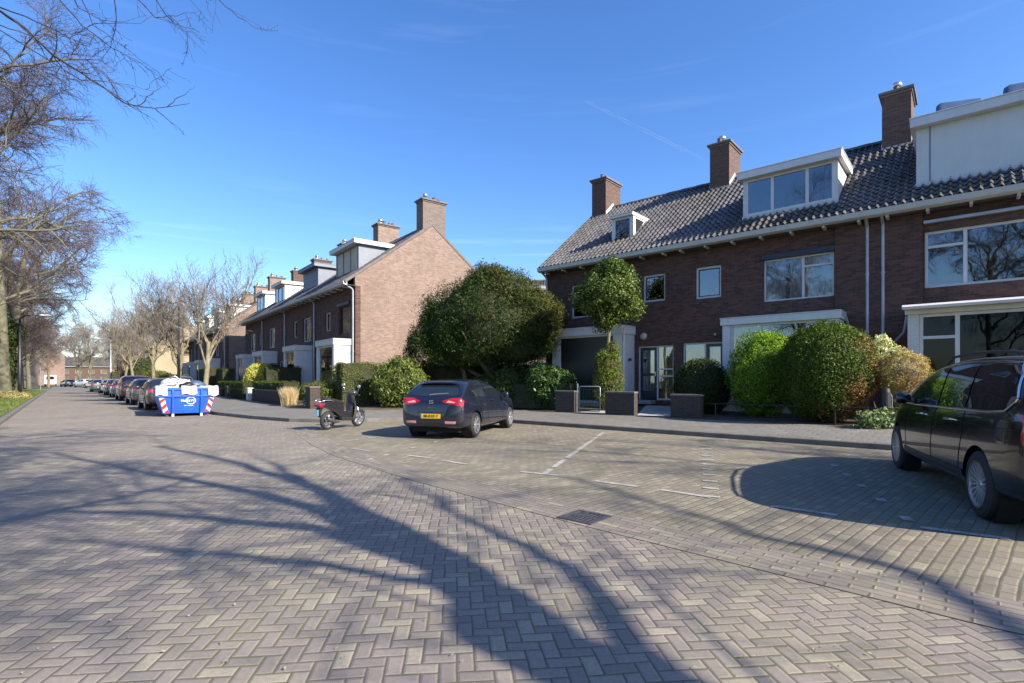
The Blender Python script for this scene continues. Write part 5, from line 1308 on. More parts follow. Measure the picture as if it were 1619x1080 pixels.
def add_common(t, bv, spec, pm, glass_side, rear_glass, front_glass, seams, plate=None, chrome=False, lights=(), fogs=(), spokes=7, two=False, mirrors=True, detail=True):
    for sd in ('L', 'R'):
        for top, bot in glass_side:
            patch(bv, top, bot, sd, 20, 8).build('window', CG, t, smooth=True, fix=False)
        if detail:
            g = MB()
            for s in seams:
                P = on_body(bv, dense(s), sd, .001)
                if len(P) > 2: g.tube(P, .0045, 4, cap=False)
            g.build('door_seam', M['black'], t, fix=False)
    patch(bv, *rear_glass, 'B', 24, 8).build('rear_window', CG, t, smooth=True, fix=False)
    patch(bv, *front_glass, 'F', 24, 8).build('windscreen', CG, t, smooth=True, fix=False)
    for top, bot, side, mt in lights: patch(bv, top, bot, side, 16, 6, .009).build('tail_light' if mt in ('redlens', 'pinklens') and side != 'F' else 'headlight', M[mt], t, smooth=True, fix=False)
    g = MB(); zb = interp(spec['bot'], 1)
    g.box(-.5, spec['wb']+.5, -.62, .62, .16, zb+.06); g.build('underbody', M['black'], t)
    for xw in (0, spec['wb']):
        for sd in (1, -1): wheel(t, xw, sd*(spec['ww']-.11), spec['rw'], sd, spokes=spokes, two=two)
    # dark wheel housings behind the tyres
    for xw in (0, spec['wb']):
        for sd in (1, -1):
            g = MB(); g.lathe([(0, 0), (spec['arch']-.004, 0), (spec['arch']-.004, sd*.2)], 30, axis='y', c=(xw, sd*(spec['ww']-.265), spec['rw'])); g.build('wheel_housing', M['black'], t)
    if mirrors:
        for sd in (1, -1):
            g = MB(); x, z = spec['mirror']; y = sd*(interp(spec['w'], x)*.93)
            g.tube([(x, y-.04*sd, z-.03), (x-.01, y+.06*sd, z)], [.035, .03], 8)
            n = len(g.v); g.lathe([(.0, -.075), (.05, -.07), (.085, -.02), (.09, .05), (.07, .075), (0, .078)], 14, axis='y'); 
            for i in range(n, len(g.v)):
                vx, vy, vz = g.v[i]; g.v[i] = (x-.02+vx*.75, y+sd*(.14+vy*1.25), z+.02+vz*.95)
            mo = g.build('mirror', pm, t, smooth=True)

HATCH = dict(
    stations=[-.80, -.79, -.765, -.72, -.66, -.58, -.48, -.36, -.22, -.06, .15, .45, .8, 1.15, 1.45, 1.7, 1.95, 2.2, 2.42, 2.6, 2.8, 3.05, 3.25, 3.42, 3.54, 3.61, 3.64, 3.65],
    top=[(-.80, .55), (-.79, .70), (-.765, .90), (-.72, .98), (-.66, 1.03), (-.58, 1.10), (-.48, 1.19), (-.36, 1.29), (-.22, 1.375), (-.06, 1.42), (.15, 1.435), (.45, 1.455), (.8, 1.465), (1.15, 1.455), (1.45, 1.42), (1.7, 1.35), (1.95, 1.24), (2.2, 1.12), (2.42, 1.02), (2.6, .97), (2.8, .945), (3.05, .90), (3.25, .84), (3.42, .77), (3.54, .69), (3.61, .60), (3.64, .52), (3.65, .45)],
    bot=[(-.80, .42), (-.765, .33), (-.66, .27), (-.3, .22), (2.9, .2), (3.5, .22), (3.61, .28), (3.65, .36)],
    belt=[(-.8, .97), (-.4, .99), (0, .975), (1.2, .94), (2.4, .90), (3.2, .80), (3.65, .6)],
    w=[(-.80, .60), (-.79, .66), (-.765, .735), (-.72, .79), (-.66, .825), (-.48, .855), (-.22, .875), (.3, .885), (1.5, .885), (2.6, .88), (3.05, .86), (3.25, .82), (3.42, .74), (3.54, .64), (3.61, .52), (3.65, .40)],
    wroof=.60, roofz=1.46, beltz=.96, wb=2.75, arch=.365, ww=.885, rw=.315, mirror=(2.0, 1.0))
MPV = dict(
    stations=[-.98, -.97, -.94, -.90, -.84, -.76, -.66, -.54, -.4, -.2, .1, .5, 1.0, 1.5, 1.9, 2.2, 2.45, 2.7, 2.95, 3.2, 3.4, 3.6, 3.8, 4.0, 4.14, 4.22, 4.26, 4.28],
    top=[(-.98, .60), (-.97, .80), (-.94, 1.00), (-.90, 1.12), (-.84, 1.26), (-.76, 1.40), (-.66, 1.54), (-.54, 1.63), (-.4, 1.665), (-.2, 1.69), (.1, 1.71), (.5, 1.725), (1.0, 1.73), (1.5, 1.715), (1.9, 1.68), (2.2, 1.62), (2.45, 1.53), (2.7, 1.42), (2.95, 1.30), (3.2, 1.18), (3.4, 1.09), (3.6, 1.03), (3.8, .97), (4.0, .88), (4.14, .78), (4.22, .68), (4.26, .58), (4.28, .5)],
    bot=[(-.98, .45), (-.94, .36), (-.84, .30), (-.4, .25), (3.5, .23), (4.1, .25), (4.24, .32), (4.28, .4)],
    belt=[(-.98, 1.10), (-.4, 1.12), (0, 1.115), (1.2, 1.08), (2.6, 1.04), (3.4, 1.0), (4.0, .84), (4.28, .6)],
    w=[(-.98, .70), (-.97, .76), (-.94, .82), (-.90, .86), (-.84, .89), (-.66, .925), (-.4, .94), (.3, .95), (2.0, .955), (3.2, .94), (3.6, .91), (3.8, .87), (4.0, .80), (4.14, .70), (4.22, .58), (4.28, .45)],
    wroof=.70, roofz=1.72, beltz=1.10, wb=3.34, arch=.405, ww=.95, rw=.352, mirror=(2.55, 1.15))

# ---- dark blue hatchback in the bay
DKBLUE = paint('dark_navy_paint', (0.006, 0.008, 0.020))
def make_hatch(label, paintm, loc, rz, plate=True, detail=True, name='parked_car', grp=None):
    t = thing(name, label, 'car', loc, rz, grp)
    me, bv = car_body(HATCH, 2); link('body', me, paintm, t)
    gs = [([(-.17, 1.10), (.02, 1.25), (.30, 1.345), (.62, 1.385), (.80, 1.39)], [(-.17, 1.08), (0.0, 1.02), (.4, 1.0), (.74, .99)]),
          ([(.87, 1.39), (1.15, 1.37), (1.42, 1.31), (1.75, 1.18), (2.0, 1.04)], [(.83, .985), (1.2, .975), (1.6, .965), (2.02, .955)])]
    add_common(t, bv, HATCH, paintm, gs, ([(-.52, 1.32), (-.25, 1.365), (.25, 1.365), (.52, 1.32)], [(-.66, 1.06), (-.3, 1.035), (.3, 1.035), (.66, 1.06)]),
        ([(-.5, 1.36), (0, 1.39), (.5, 1.36)], [(-.66, 1.03), (0, 1.02), (.66, 1.03)]),
        [[(.80, 1.36), (.78, .95), (.82, .55), (.86, .33)], [(1.98, 1.0), (2.02, .8), (2.0, .32)], [(-.02, 1.02), (.05, .9), (.22, .75), (.36, .62), (.42, .36)], [(.40, .30), (2.25, .30)]],
        lights=[([(-.80, .93), (-.72, 1.0), (-.5, .99), (-.30, .93)], [(-.80, .80), (-.66, .83), (-.48, .85), (-.30, .90)], 'B', 'redlens'), ([(.30, .93), (.5, .99), (.72, 1.0), (.80, .93)], [(.30, .90), (.48, .85), (.66, .83), (.80, .80)], 'B', 'redlens'),
                ([(-.66, .45), (-.38, .45)], [(-.64, .39), (-.38, .39)], 'B', 'pinklens'), ([(.38, .45), (.66, .45)], [(.38, .39), (.64, .39)], 'B', 'pinklens'),
                ([(-.64, .90), (-.45, .94)], [(-.6, .88), (-.4, .89)], 'B', 'pinklens'), ([(.45, .94), (.64, .90)], [(.4, .89), (.6, .88)], 'B', 'pinklens'),
                ([(-.75, .72), (-.5, .74)], [(-.72, .62), (-.5, .6)], 'F', 'chrome'), ([(.5, .74), (.75, .72)], [(.5, .6), (.72, .62)], 'F', 'chrome')], spokes=7, detail=detail)
    if plate:
        g = patch(bv, [(-.27, .62), (.27, .62)], [(-.27, .51), (.27, .51)], 'B', 12, 4, .012); p = g.build('licence_plate', M['yellowplate'], t)
        x0 = proj(bv, (-3, 0, .565), (1, 0, 0), 0).x
        put_text('88-RXF-7', .098, M['blackprint'], p, (x0-.016, -.015, .565), (R(90), 0, R(-90)), depth=.001)
        g = MB(); g.box(x0-.0165, x0-.014, .235, .268, .515, .615); g.build('band', M['skipblue'], p)
        g = patch(bv, [(-.36, .67), (.36, .67)], [(-.33, .64), (.33, .64)], 'B', 12, 3, .010); g.build('plate_recess', M['plastic'], t)
        put_text('L E O N', .052, M['chrome'], t, (proj(bv, (-3, 0, .775), (1, 0, 0), 0).x-.004, 0, .775), (R(90), 0, R(-90)))
        xe = proj(bv, (-3, 0, .90), (1, 0, 0), 0).x
        g = MB()
        # S-shaped badge of three slanted bars
        for z0, z1, y0, y1 in ((.925, .945, -.055, .045), (.895, .912, -.05, .05), (.862, .882, -.045, .055), (.895, .945, .03, .05), (.862, .912, -.05, -.03)):
            g.box(xe-.022, xe-.004, y0, y1, z0, z1)
        g.build('badge', M['chrome'], t, bevel=.004)
        P = on_body(bv, dense([(.10, 1.055), (-.05, 1.075), (-.38, 1.095)], 4), 'B', .02); g = MB(); g.tube(P, [.012]*len(P), 6); g.build('rear_wiper', M['steel'], t)
        patch(bv, [(-.78, .48), (0, .46), (.78, .48)], [(-.74, .45), (0, .43), (.74, .45)], 'B', 20, 2, .004).build('bumper_line', M['plastic'], t, fix=False)
        g = MB(); g.box(-.38, -.24, -.53, .53, 1.375, 1.392); g.build('spoiler', paintm, t, bevel=.01)
        for sd in (1, -1):
            g = MB(); x, z = 1.15, .90; y = sd*.895; g.box(x-.1, x+.1, y-.012, y+.012, z-.012, z+.012); g.build('door_handle', paintm, t, bevel=.006)
    return t
ah = math.atan2(2.76, .88)
# centre of the rear axle
hatch = make_hatch('dark navy five door hatchback with yellow licence plate parked on the bricks beside the scooter', DKBLUE, (-.97-.80*math.sin(ah)+.02, 13.10+.80*math.cos(ah), .004), ah)
DKBLK = paint('black_blue_paint', (0.003, 0.003, 0.006), .25)
def make_mpv(label, paintm, loc, rz, detail=True):
    t = thing('parked_car', label, 'car', loc, rz)
    me, bv = car_body(MPV, 2); link('body', me, paintm, t)
    gs = [([(-.62, 1.28), (-.55, 1.50), (-.42, 1.575), (0, 1.60), (.48, 1.615)], [(-.60, 1.26), (-.46, 1.165), (-.1, 1.135), (.46, 1.13)]),
          ([(.54, 1.615), (1.0, 1.62), (1.44, 1.60)], [(.52, 1.13), (1.0, 1.12), (1.42, 1.115)]),
          ([(1.50, 1.60), (1.9, 1.565), (2.3, 1.46), (2.62, 1.32), (3.02, 1.13)], [(1.48, 1.113), (2.0, 1.105), (2.5, 1.10), (3.04, 1.10)])]
    add_common(t, bv, MPV, paintm, gs, ([(-.60, 1.56), (-.3, 1.60), (.3, 1.60), (.60, 1.56)], [(-.74, 1.18), (0, 1.15), (.74, 1.18)]),
        ([(-.6, 1.58), (0, 1.61), (.6, 1.58)], [(-.78, 1.14), (0, 1.12), (.78, 1.14)]),
        [[(1.47, 1.60), (1.45, 1.1), (1.50, .6), (1.52, .35)], [(2.75, 1.05), (2.78, .8), (2.72, .35)], [(.50, 1.60), (.46, 1.1), (.42, .85), (.50, .6), (.55, .35)], [(.5, .36), (2.8, .36)], [(-.9, .98), (0, .97), (.5, .965)]],
        lights=[([(-.86, 1.12), (-.76, 1.12)], [(-.855, .80), (-.70, .82)], 'B', 'redlens'), ([(.76, 1.12), (.86, 1.12)], [(.70, .82), (.855, .80)], 'B', 'redlens'),
                ([(-.90, 1.12), (-.86, 1.13), (-.83, 1.08)], [(-.935, .84), (-.88, .82), (-.83, .90)], 'L', 'redlens'), ([(-.90, 1.12), (-.86, 1.13), (-.83, 1.08)], [(-.935, .84), (-.88, .82), (-.83, .90)], 'R', 'redlens'),
                ([(-.8, .82), (-.5, .86)], [(-.78, .70), (-.5, .70)], 'F', 'chrome'), ([(.5, .86), (.8, .82)], [(.5, .70), (.78, .70)], 'F', 'chrome')], spokes=10, two=True, detail=detail)
    g = MB()
    ring = dense([(-.645, 1.27), (-.575, 1.50), (-.43, 1.60), (0, 1.625), (.5, 1.64), (1.0, 1.643), (1.5, 1.625), (1.9, 1.588), (2.3, 1.485), (2.62, 1.345), (3.06, 1.12)], 6)+dense([(3.08, 1.085), (2.5, 1.083), (2.0, 1.088), (1.0, 1.098), (-.1, 1.112), (-.48, 1.14), (-.62, 1.235), (-.645, 1.27)], 6)
    for sd in ('L', 'R'):
        g = MB(); g.tube(on_body(bv, ring, sd, .008), .013, 6, cap=False); g.build('window_trim', M['chrome'], t, smooth=True, fix=False)
        s = 1 if sd == 'L' else -1
        g = MB(); P = [(-.42, s*.64, 1.645), (-.32, s*.645, 1.70), (0, s*.65, 1.735), (1.0, s*.655, 1.765), (1.7, s*.65, 1.735), (1.95, s*.645, 1.66)]
        g.tube(P, .017, 8); g.build('roof_rail', M['plastic'], t, smooth=True)
        for x in (.85, 2.0):
            y = s*(interp(MPV['w'], x)*.99); g = MB(); g.box(x-.11, x+.11, y-.02, y+.025, .965, .99); g.build('door_handle', M['chrome'], t, bevel=.008)
        patch(bv, [(.42, .44), (2.85, .44)], [(.42, .36), (2.85, .36)], sd, 20, 2, .006).build('sill_trim', M['plastic'], t, fix=False)
    g = MB()
    for yy in (-.34, .34): 
        g.box(.9, 1.06, yy-.22, yy+.22, .7, 1.35); g.box(2.05, 2.2, yy-.22, yy+.22, .7, 1.35)
    g2 = patch(bv, [(-.27, .88), (.27, .88)], [(-.27, .77), (.27, .77)], 'B', 8, 3, .012); g2.build('licence_plate', M['yellowplate'], t)
    return t
am = math.atan2(8.54-5.45, 6.28-4.88)
hw = .95-.02
mpv = make_mpv('black people carrier with chrome window line and roof rails, cut off at the right edge', DKBLK, (4.88+hw*math.sin(am)+.0, 5.45-hw*math.cos(am)+.05, .004), am)

# ---- row of parked cars down the street: each its own size and colour
def simple_car(label, pm, s, p, ang=0.0, spec=HATCH, sc=(1, 1, 1), facing=1, grp='cars parked along the street'):
    t = thing('parked_car', label, 'car', pw(s, p, .003), math.atan2(.76, -.65)+ang+(0 if facing > 0 else math.pi), grp)
    key = id(spec)
    if key not in _cars: _cars[key] = car_body(spec, 1)
    me, bv = _cars[key]; me = me.copy(); me.materials.clear(); link('body', me, pm, t)
    if spec is HATCH:
        gs = [([(-.17, 1.10), (.02, 1.25), (.30, 1.345), (.80, 1.39)], [(-.17, 1.08), (0.0, 1.02), (.4, 1.0), (.74, .99)]), ([(.87, 1.39), (1.15, 1.37), (1.42, 1.31), (2.0, 1.04)], [(.83, .985), (1.2, .975), (2.02, .955)])]
        rg = ([(-.52, 1.32), (0, 1.37), (.52, 1.32)], [(-.66, 1.06), (0, 1.035), (.66, 1.06)]); fg = ([(-.5, 1.36), (0, 1.39), (.5, 1.36)], [(-.66, 1.03), (0, 1.02), (.66, 1.03)])
        li = [([(-.80, .95), (-.5, .99)], [(-.80, .80), (-.5, .85)], 'B', 'redlens'), ([(.5, .99), (.80, .95)], [(.5, .85), (.80, .80)], 'B', 'redlens'), ([(-.75, .72), (-.45, .74)], [(-.72, .62), (-.45, .6)], 'F', 'chrome'), ([(.45, .74), (.75, .72)], [(.45, .6), (.72, .62)], 'F', 'chrome')]
        pl = .56
    else:
        gs = [([(-.62, 1.28), (-.42, 1.575), (.48, 1.615)], [(-.60, 1.26), (-.1, 1.135), (.46, 1.13)]), ([(.54, 1.615), (1.44, 1.60)], [(.52, 1.13), (1.42, 1.115)]), ([(1.50, 1.60), (2.3, 1.46), (3.02, 1.13)], [(1.48, 1.113), (2.5, 1.10), (3.04, 1.10)])]
        rg = ([(-.60, 1.56), (0, 1.60), (.60, 1.56)], [(-.74, 1.18), (0, 1.15), (.74, 1.18)]); fg = ([(-.6, 1.58), (0, 1.61), (.6, 1.58)], [(-.78, 1.14), (0, 1.12), (.78, 1.14)])
        li = [([(-.93, 1.20), (-.74, 1.22)], [(-.92, .78), (-.74, .80)], 'B', 'redlens'), ([(.74, 1.22), (.93, 1.20)], [(.74, .80), (.92, .78)], 'B', 'redlens'), ([(-.8, .82), (-.5, .86)], [(-.78, .70), (-.5, .70)], 'F', 'chrome'), ([(.5, .86), (.8, .82)], [(.5, .70), (.78, .70)], 'F', 'chrome')]
        pl = .80
    add_common(t, bv, spec, pm, gs, rg, fg, [], lights=li, detail=False)
    patch(bv, [(-.27, pl+.06), (.27, pl+.06)], [(-.27, pl-.06), (.27, pl-.06)], 'B', 4, 2, .012).build('licence_plate', M['yellowplate'], t)
    t.scale = sc; return t
_cars = {}
P_ = lambda n, c, **k: paint(n, c, **k)
blk = paint('black_car_paint', (0.014, 0.014, 0.018)); blk2 = paint('graphite_paint', (0.05, 0.055, 0.065)); bur = paint('burgundy_paint', (0.10, 0.015, 0.02)); wht = paint('white_car_paint', (0.72, 0.73, 0.75), metal=0); teal = paint('dark_green_paint', (0.03, 0.07, 0.07)); navy = paint('navy_paint', (0.02, 0.03, 0.08))
c1 = simple_car('black car with red tail lights parked just behind the blue skip', blk, 29.6, 3.75, spec=HATCH, sc=(.95, 1, 1.04))
c1['group'] = 'cars parked along the street'
simple_car('dark car second behind the blue skip', blk2, 36.4, 3.75, sc=(1, 1, 1.03))
simple_car('tall burgundy people carrier in the middle of the parked row', bur, 44.2, 3.8, spec=MPV, sc=(.92, .98, 1.0))
simple_car('dark navy car in front of the burgundy people carrier', navy, 52, 3.8)
simple_car('graphite car behind the white car in the parked row', blk2, 60, 3.8, sc=(1, 1, 1.02))
simple_car('white hatchback with dark rear window near the crossing', wht, 69.5, 3.8, sc=(1, 1, 1.02))
simple_car('dark car last in the row before the crossing', teal, 77.5, 3.3, sc=(1, 1, 1))
simple_car('white hatchback beyond the crossing, nearest of the far pair', wht, 112, 4.9, ang=.55, sc=(1, 1, 1.02))
simple_car('white car beyond the crossing, behind the nearest white hatchback', wht, 121, 3.4, ang=.4, sc=(1, 1, 1.05))
simple_car('dark teal car far off at the end of the street', teal, 134, 1.0, ang=.2)
simple_car('silver grey people carrier hidden behind the last parked cars', blk2, 51.5, 7.6, spec=MPV, sc=(.9, .95, 1))

# ---- motor scooter
def scooter():
    p0 = Vector((-5.3, 15.04)); p1 = Vector((-4.80, 16.12)); a = math.atan2(p1.y-p0.y, p1.x-p0.x)
    t = thing('motor_scooter', 'black and grey motor scooter with silver wheels and small pale blue plate', 'scooter', (p0.x, p0.y, .006), a)
    lean = R(5); wb = 1.27
    grey = paint('scooter_grey_paint', (0.055, 0.06, 0.07), .3); dark = paint('scooter_black_paint', (0.02, 0.018, 0.022), .3)
    def wh(x, r):
        g = MB(); g.lathe([(r*.72, -.045), (r*.9, -.055), (r, -.02), (r, .02), (r*.9, .055), (r*.72, .045)], 32, axis='y', c=(x, 0, r)); w = g.build('wheel', M['rubber'], t, smooth=True)
        g = MB(); g.lathe([(r*.70, -.04), (r*.76, -.045), (r*.76, .045), (r*.70, .04), (r*.70, -.04)], 32, axis='y', c=(x, 0, r)); g.lathe([(0, -.06), (.04, -.06), (.04, .06), (0, .06)], 12, axis='y', c=(x, 0, r))
        for k in range(5):
            a_ = k*2*math.pi/5
            for da in (-.13, .13): g.tube([(x+.03*math.cos(a_), 0, r+.03*math.sin(a_)), (x+r*.72*math.cos(a_+da), 0, r+r*.72*math.sin(a_+da))], [.016, .013], 5)
        g.build('rim', M['rim'], w)
    wh(0, .27); wh(wb, .27)
    g = MB(); g.prism([(-.36, .72), (-.30, .80), (.05, .86), (.32, .80), (.50, .70), (.52, .42), (.40, .36), (.20, .50), (-.05, .60), (-.25, .66)], 'y', -.13, .13); g.build('rear_body', dark, t, bevel=.04)
    g = MB(); g.prism([(-.22, .84), (-.15, .91), (.10, .90), (.35, .84), (.52, .78), (.54, .73), (.30, .77), (.0, .83)], 'y', -.14, .14); g.build('seat', M['plastic'], t, bevel=.035)
    g = MB(); 
    for s in (-1, 1): g.tube([(-.42, s*.10, .83), (-.30, s*.14, .87), (-.05, s*.15, .86), (.05, s*.14, .82)], .014, 8)
    g.tube([(-.42, -.10, .83), (-.46, 0, .84), (-.42, .10, .83)], .016, 8); g.build('grab_rail', M['steel'], t, smooth=True)
    g = MB(); g.prism([(.42, .25), (.98, .22), (1.0, .31), (.45, .36)], 'y', -.15, .15); g.build('footboard', M['plastic'], t, bevel=.02)
    g = MB(); g.prism([(.40, .30), (.48, .62), (.62, .48), (.80, .50), (.93, .78), (1.0, .62), (.98, .28)], 'y', -.09, .09); g.build('centre_tunnel', dark, t, bevel=.03)
    g = MB()
    rows = []
    for i in range(11):
        u = i/10; z = .24+u*.76; x = 1.02-.16*u+.05*math.sin(u*3.1); hw_ = .20*math.sin(.45+u*1.9)**.6*(1-.3*u)
        rows.append([(x-.10*(1-u)-.04, -hw_, z), (x+.03, -hw_*.75, z), (x+.09, 0, z+.01), (x+.03, hw_*.75, z), (x-.10*(1-u)-.04, hw_, z), (x-.03, hw_*.6, z), (x-.01, 0, z), (x-.03, -hw_*.6, z), (x-.10*(1-u)-.04, -hw_, z)])
    g.grid(rows); g.build('leg_shield', grey, t, smooth=True)
    g = MB(); g.prism([(1.0, .42), (1.12, .50), (1.30, .56), (1.50, .48), (1.52, .40), (1.30, .53), (1.14, .46)], 'y', -.06, .06); g.build('front_mudguard', grey, t, bevel=.02)
    g = MB()
    for s in (-1, 1): g.tube([(wb, s*.075, .27), (1.12, s*.07, .62)], .022, 8)
    g.tube([(1.13, 0, .55), (.97, 0, 1.0)], .03, 8); g.build('fork', M['steel'], t, smooth=True)
    g = MB(); g.tube([(.86, -.36, 1.00), (.90, -.22, 1.03), (.95, 0, 1.02), (.90, .22, 1.03), (.86, .36, 1.00)], [.018, .014, .02, .014, .018], 8); g.build('handlebar', M['plastic'], t, smooth=True)
    g = MB(); g.lathe([(0, -.07), (.08, -.06), (.12, .0), (.10, .07), (0, .09)], 16, c=(.98, 0, 1.03)); g.build('head_cowl', grey, t, smooth=True)
    for s in (-1, 1):
        g = MB(); g.tube([(.90, s*.22, 1.03), (.88, s*.28, 1.16), (.87, s*.30, 1.22)], .007, 6)
        g.lathe([(0, -.01), (.055, -.008), (.06, .006), (0, .012)], 16, axis='x', c=(.86, s*.30, 1.26)); g.build('mirror', M['steel'], t, smooth=True)
    g = MB(); g.prism([(-.43, .66), (-.45, .75), (-.30, .79), (-.26, .70)], 'y', -.12, .12); g.build('tail_light', M['redlens'], t, bevel=.02)
    g = MB(); g.prism([(-.45, .44), (-.47, .60), (-.455, .60), (-.435, .44)], 'y', -.07, .07); g.build('licence_plate', M['blueplate'], t)
    g = MB(); g.prism([(-.30, .70), (-.44, .62), (-.36, .42), (-.28, .36), (-.31, .5), (-.25, .62)], 'y', -.05, .05); g.build('rear_mudguard', M['plastic'], t, bevel=.01)
    g = MB(); g.box(-.05, .40, .06, .16, .20, .36); g.lathe([(0, .05), (.10, .06), (.11, .14), (0, .16)], 18, axis='y', c=(.30, 0, .28)); g.build('engine', M['plastic'], t, bevel=.01)
    g = MB(); g.tube([(.35, -.10, .22), (.15, -.15, .24), (-.10, -.16, .32), (-.18, -.16, .36)], [.02, .05, .06, .045], 12); g.build('exhaust', M['cast'], t, smooth=True)
    g = MB(); g.tube([(.42, .10, .26), (.38, .30, .01)], .012, 6); g.build('side_stand', M['steel'], t)
    t.rotation_euler = (lean, 0, a)
scooter()

# ---- blue rubble skip
def skip():
    t = thing('rubble_skip', 'blue metal skip heaped with white bags, red and white hazard stripes on its corners', 'skip', pw(24.0, 3.72, .0), math.atan2(.65, .76)-R(4))
    # local x across the road (right), y away down the street
    H, wb_, wt, Ln = 1.10, .80, .97, 3.6
    g = MB(); z0 = .12
    def sec(y, hw, z): return [(-hw, y, z), (hw, y, z)]
    bot = [(-wb_, .12, z0), (wb_, .12, z0), (wb_, Ln-.9, z0), (-wb_, Ln-.9, z0)]
    mid = [(-wt, -.05, H-.3), (wt, -.05, H-.3), (wt, Ln, H-.3), (-wt, Ln, H-.3)]
    top = [(-wt, -.05, H), (wt, -.05, H), (wt, Ln, H), (-wt, Ln, H)]
    g.v = bot+mid+top; g.f = [(0, 1, 2, 3)]
    for k in (0, 4):
        for i in range(4): g.f.append((k+i, k+(i+1) % 4, k+4+(i+1) % 4, k+4+i))
    b = g.build('body', M['skipblue'], t)
    g = MB(); g.box(-wt-.05, wt+.05, -.10, -.04, H-.06, H+.03); g.box(-wt-.05, wt+.05, Ln-.02, Ln+.05, H-.06, H+.03); g.box(-wt-.05, -wt+.01, -.04, Ln-.02, H-.06, H+.03); g.box(wt-.01, wt+.05, -.04, Ln-.02, H-.06, H+.03)
    g.box(-wt-.02, wt+.02, -.085, -.052, H-.33, H-.28); g.build('rim', M['skipblue'], t, bevel=.01)
    def fy(z): return .12+(-.05-.12)*min(1, (z-z0)/(H-.3-z0))
    def fx(z): return wb_+(wt-wb_)*min(1, (z-z0)/(H-.3-z0))
    g = MB()
    for x in (-.48, .48):
        g.prism([(fy(z0)-.06, z0-.10), (fy(z0)-.01, z0-.10), (fy(H-.3), H-.3), (fy(H-.3), H-.05), (fy(H-.3)-.07, H-.05), (fy(H-.3)-.06, H-.3)], 'x', x-.035, x+.035)
    g.build('rib', M['skipblue'], t)
    g = MB(); g.box(-wb_+.1, -wb_+.2, .2, Ln-1, 0, z0-.001); g.box(wb_-.2, wb_-.1, .2, Ln-1, 0, z0-.001); g.build('runner', M['plastic'], t)
    for x in (-.48, .48):
        g = MB(); g.cyl(x, .06, 0.0, .11, .05, 12); g.build('foot', M['lead'], t)
    # hazard boards
    for s in (-1, 1):
        for col, par in (('white', 0), ('red', 1)):
            g = MB(); n = 7
            for k in range(-2, n):
                if k % 2 != par: continue
                za, zb_ = z0+.02+k*.125, z0+.02+(k+1)*.125
                poly = []
                zmin, zmax = z0+.03, H-.36
                pts = [(0, za+.14), (0, zb_+.14), (1, zb_), (1, za)]
                cl = [(u, min(max(z, zmin), zmax)) for u, z in pts]
                if abs(cl[0][1]-cl[1][1])+abs(cl[2][1]-cl[3][1]) < .01: continue
                q = []
                for u, z in cl:
                    xo = fx(z)-.03-(.17*(1-u)); q.append((s*xo, fy(z)-.012-.002*par, z))
                g.quad(*q)
            if g.f: g.build('hazard_stripe', M[col], t)
    # emblem: white ring with a word through it
    zc = .62; 
    tilt = math.atan2(fy(H-.3)-fy(z0), H-.3-z0)
    g = MB(); n = 32
    for k in range(n):
        a0, a1 = 2*math.pi*k/n, 2*math.pi*(k+1)/n
        q = []
        for a_, r_ in ((a0, .150), (a1, .150), (a1, .118), (a0, .118)):
            x = .12+r_*1.15*math.cos(a_); z = zc+r_*math.sin(a_); q.append((x, fy(z)-.012, z))
        g.quad(*q)
    em = g.build('emblem', M['white'], t)
    put_text('RENEWI', .16, M['white'], em, (.03, fy(zc)-.02, zc), (R(90)-(-tilt), 0, 0), scale=(.85, 1, 1))
    put_text('050 7007000', .06, M['white'], em, (.05, fy(.42)-.015, .42), (R(90)+tilt, 0, 0))
    # load: each rubble bag in the heap
    def bag(x, y, z, r, label, mt='bagwhite', seed=1, sq=(1, 1, .6)):
        rnd = np.random.default_rng(seed); g = MB(); n, m = 12, 18
        D = np.array([[math.sin(math.pi*i/n)*math.cos(2*math.pi*j/m), math.sin(math.pi*i/n)*math.sin(2*math.pi*j/m), math.cos(math.pi*i/n)] for i in range(n+1) for j in range(m+1)])
        f = (1+.16*lump(D, rnd, 2.5))[:, None]; P = D*f*np.array(sq)*r
        g.grid([[tuple(P[i*(m+1)+j]) for j in range(m+1)] for i in range(n+1)])
        o = g.build('rubble_bag', M[mt], None, smooth=True); w_ = pw(24.0+y*1.0, 3.72, 0); 
        o.location = (w_[0]+.76*x, w_[1]+.65*x, z); o.rotation_euler = (0, 0, RZW)
        tag(o, label, 'bag', 'rubble bags in the skip')
    bag(-.55, .40, .98, .31, 'white rubble bag bulging over the front left of the blue skip', seed=1)
    bag(.05, .45, .96, .33, 'white rubble bag at the middle front of the blue skip', seed=2)
    bag(.62, .42, .99, .31, 'white rubble bag over the front right corner of the blue skip', seed=3)
    bag(-.3, 1.3, 1.02, .42, 'white bag heaped in the middle of the skip behind the front bags', seed=4)
    bag(.5, 1.2, 1.22, .36, 'crumpled blue grey plastic sheet on top of the skip load', 'tarp', 5, (1.2, 1, .5))
    bag(.15, 1.1, 1.2, .30, 'dark grey sack sunk between the sheets on the skip', 'plastic', 6, (1.3, 1, .5))
    bag(0, 2.5, 1.15, .6, 'pale bag at the far end of the skip', seed=7)
    # white sheets hanging over the edges
    for x0, x1, dz in ((-1.04, -.66, .26), (-.2, .32, .24), (.70, 1.06, .30)):
        g = MB(); rows = []
        for i in range(9):
            u = i/8; x = x0+(x1-x0)*u; o_ = .012*math.sin(u*9)
            rows.append([(x, .12, H+.10+o_), (x, -.08, H+.06+o_), (x, -.118-abs(o_), H+.0), (x+.01*math.sin(i), -.122+o_*.8, H-dz+.03*math.sin(u*7+x0))])
        g.grid(rows); g.build('liner_flap', M['bagwhite'], t, smooth=True)
    g = MB(); g.tube([(-.9, .1, H+.12), (-.1, .5, H+.20), (.15, .9, H+.33)], .02, 6); g.build('batten', M['cream'], t)
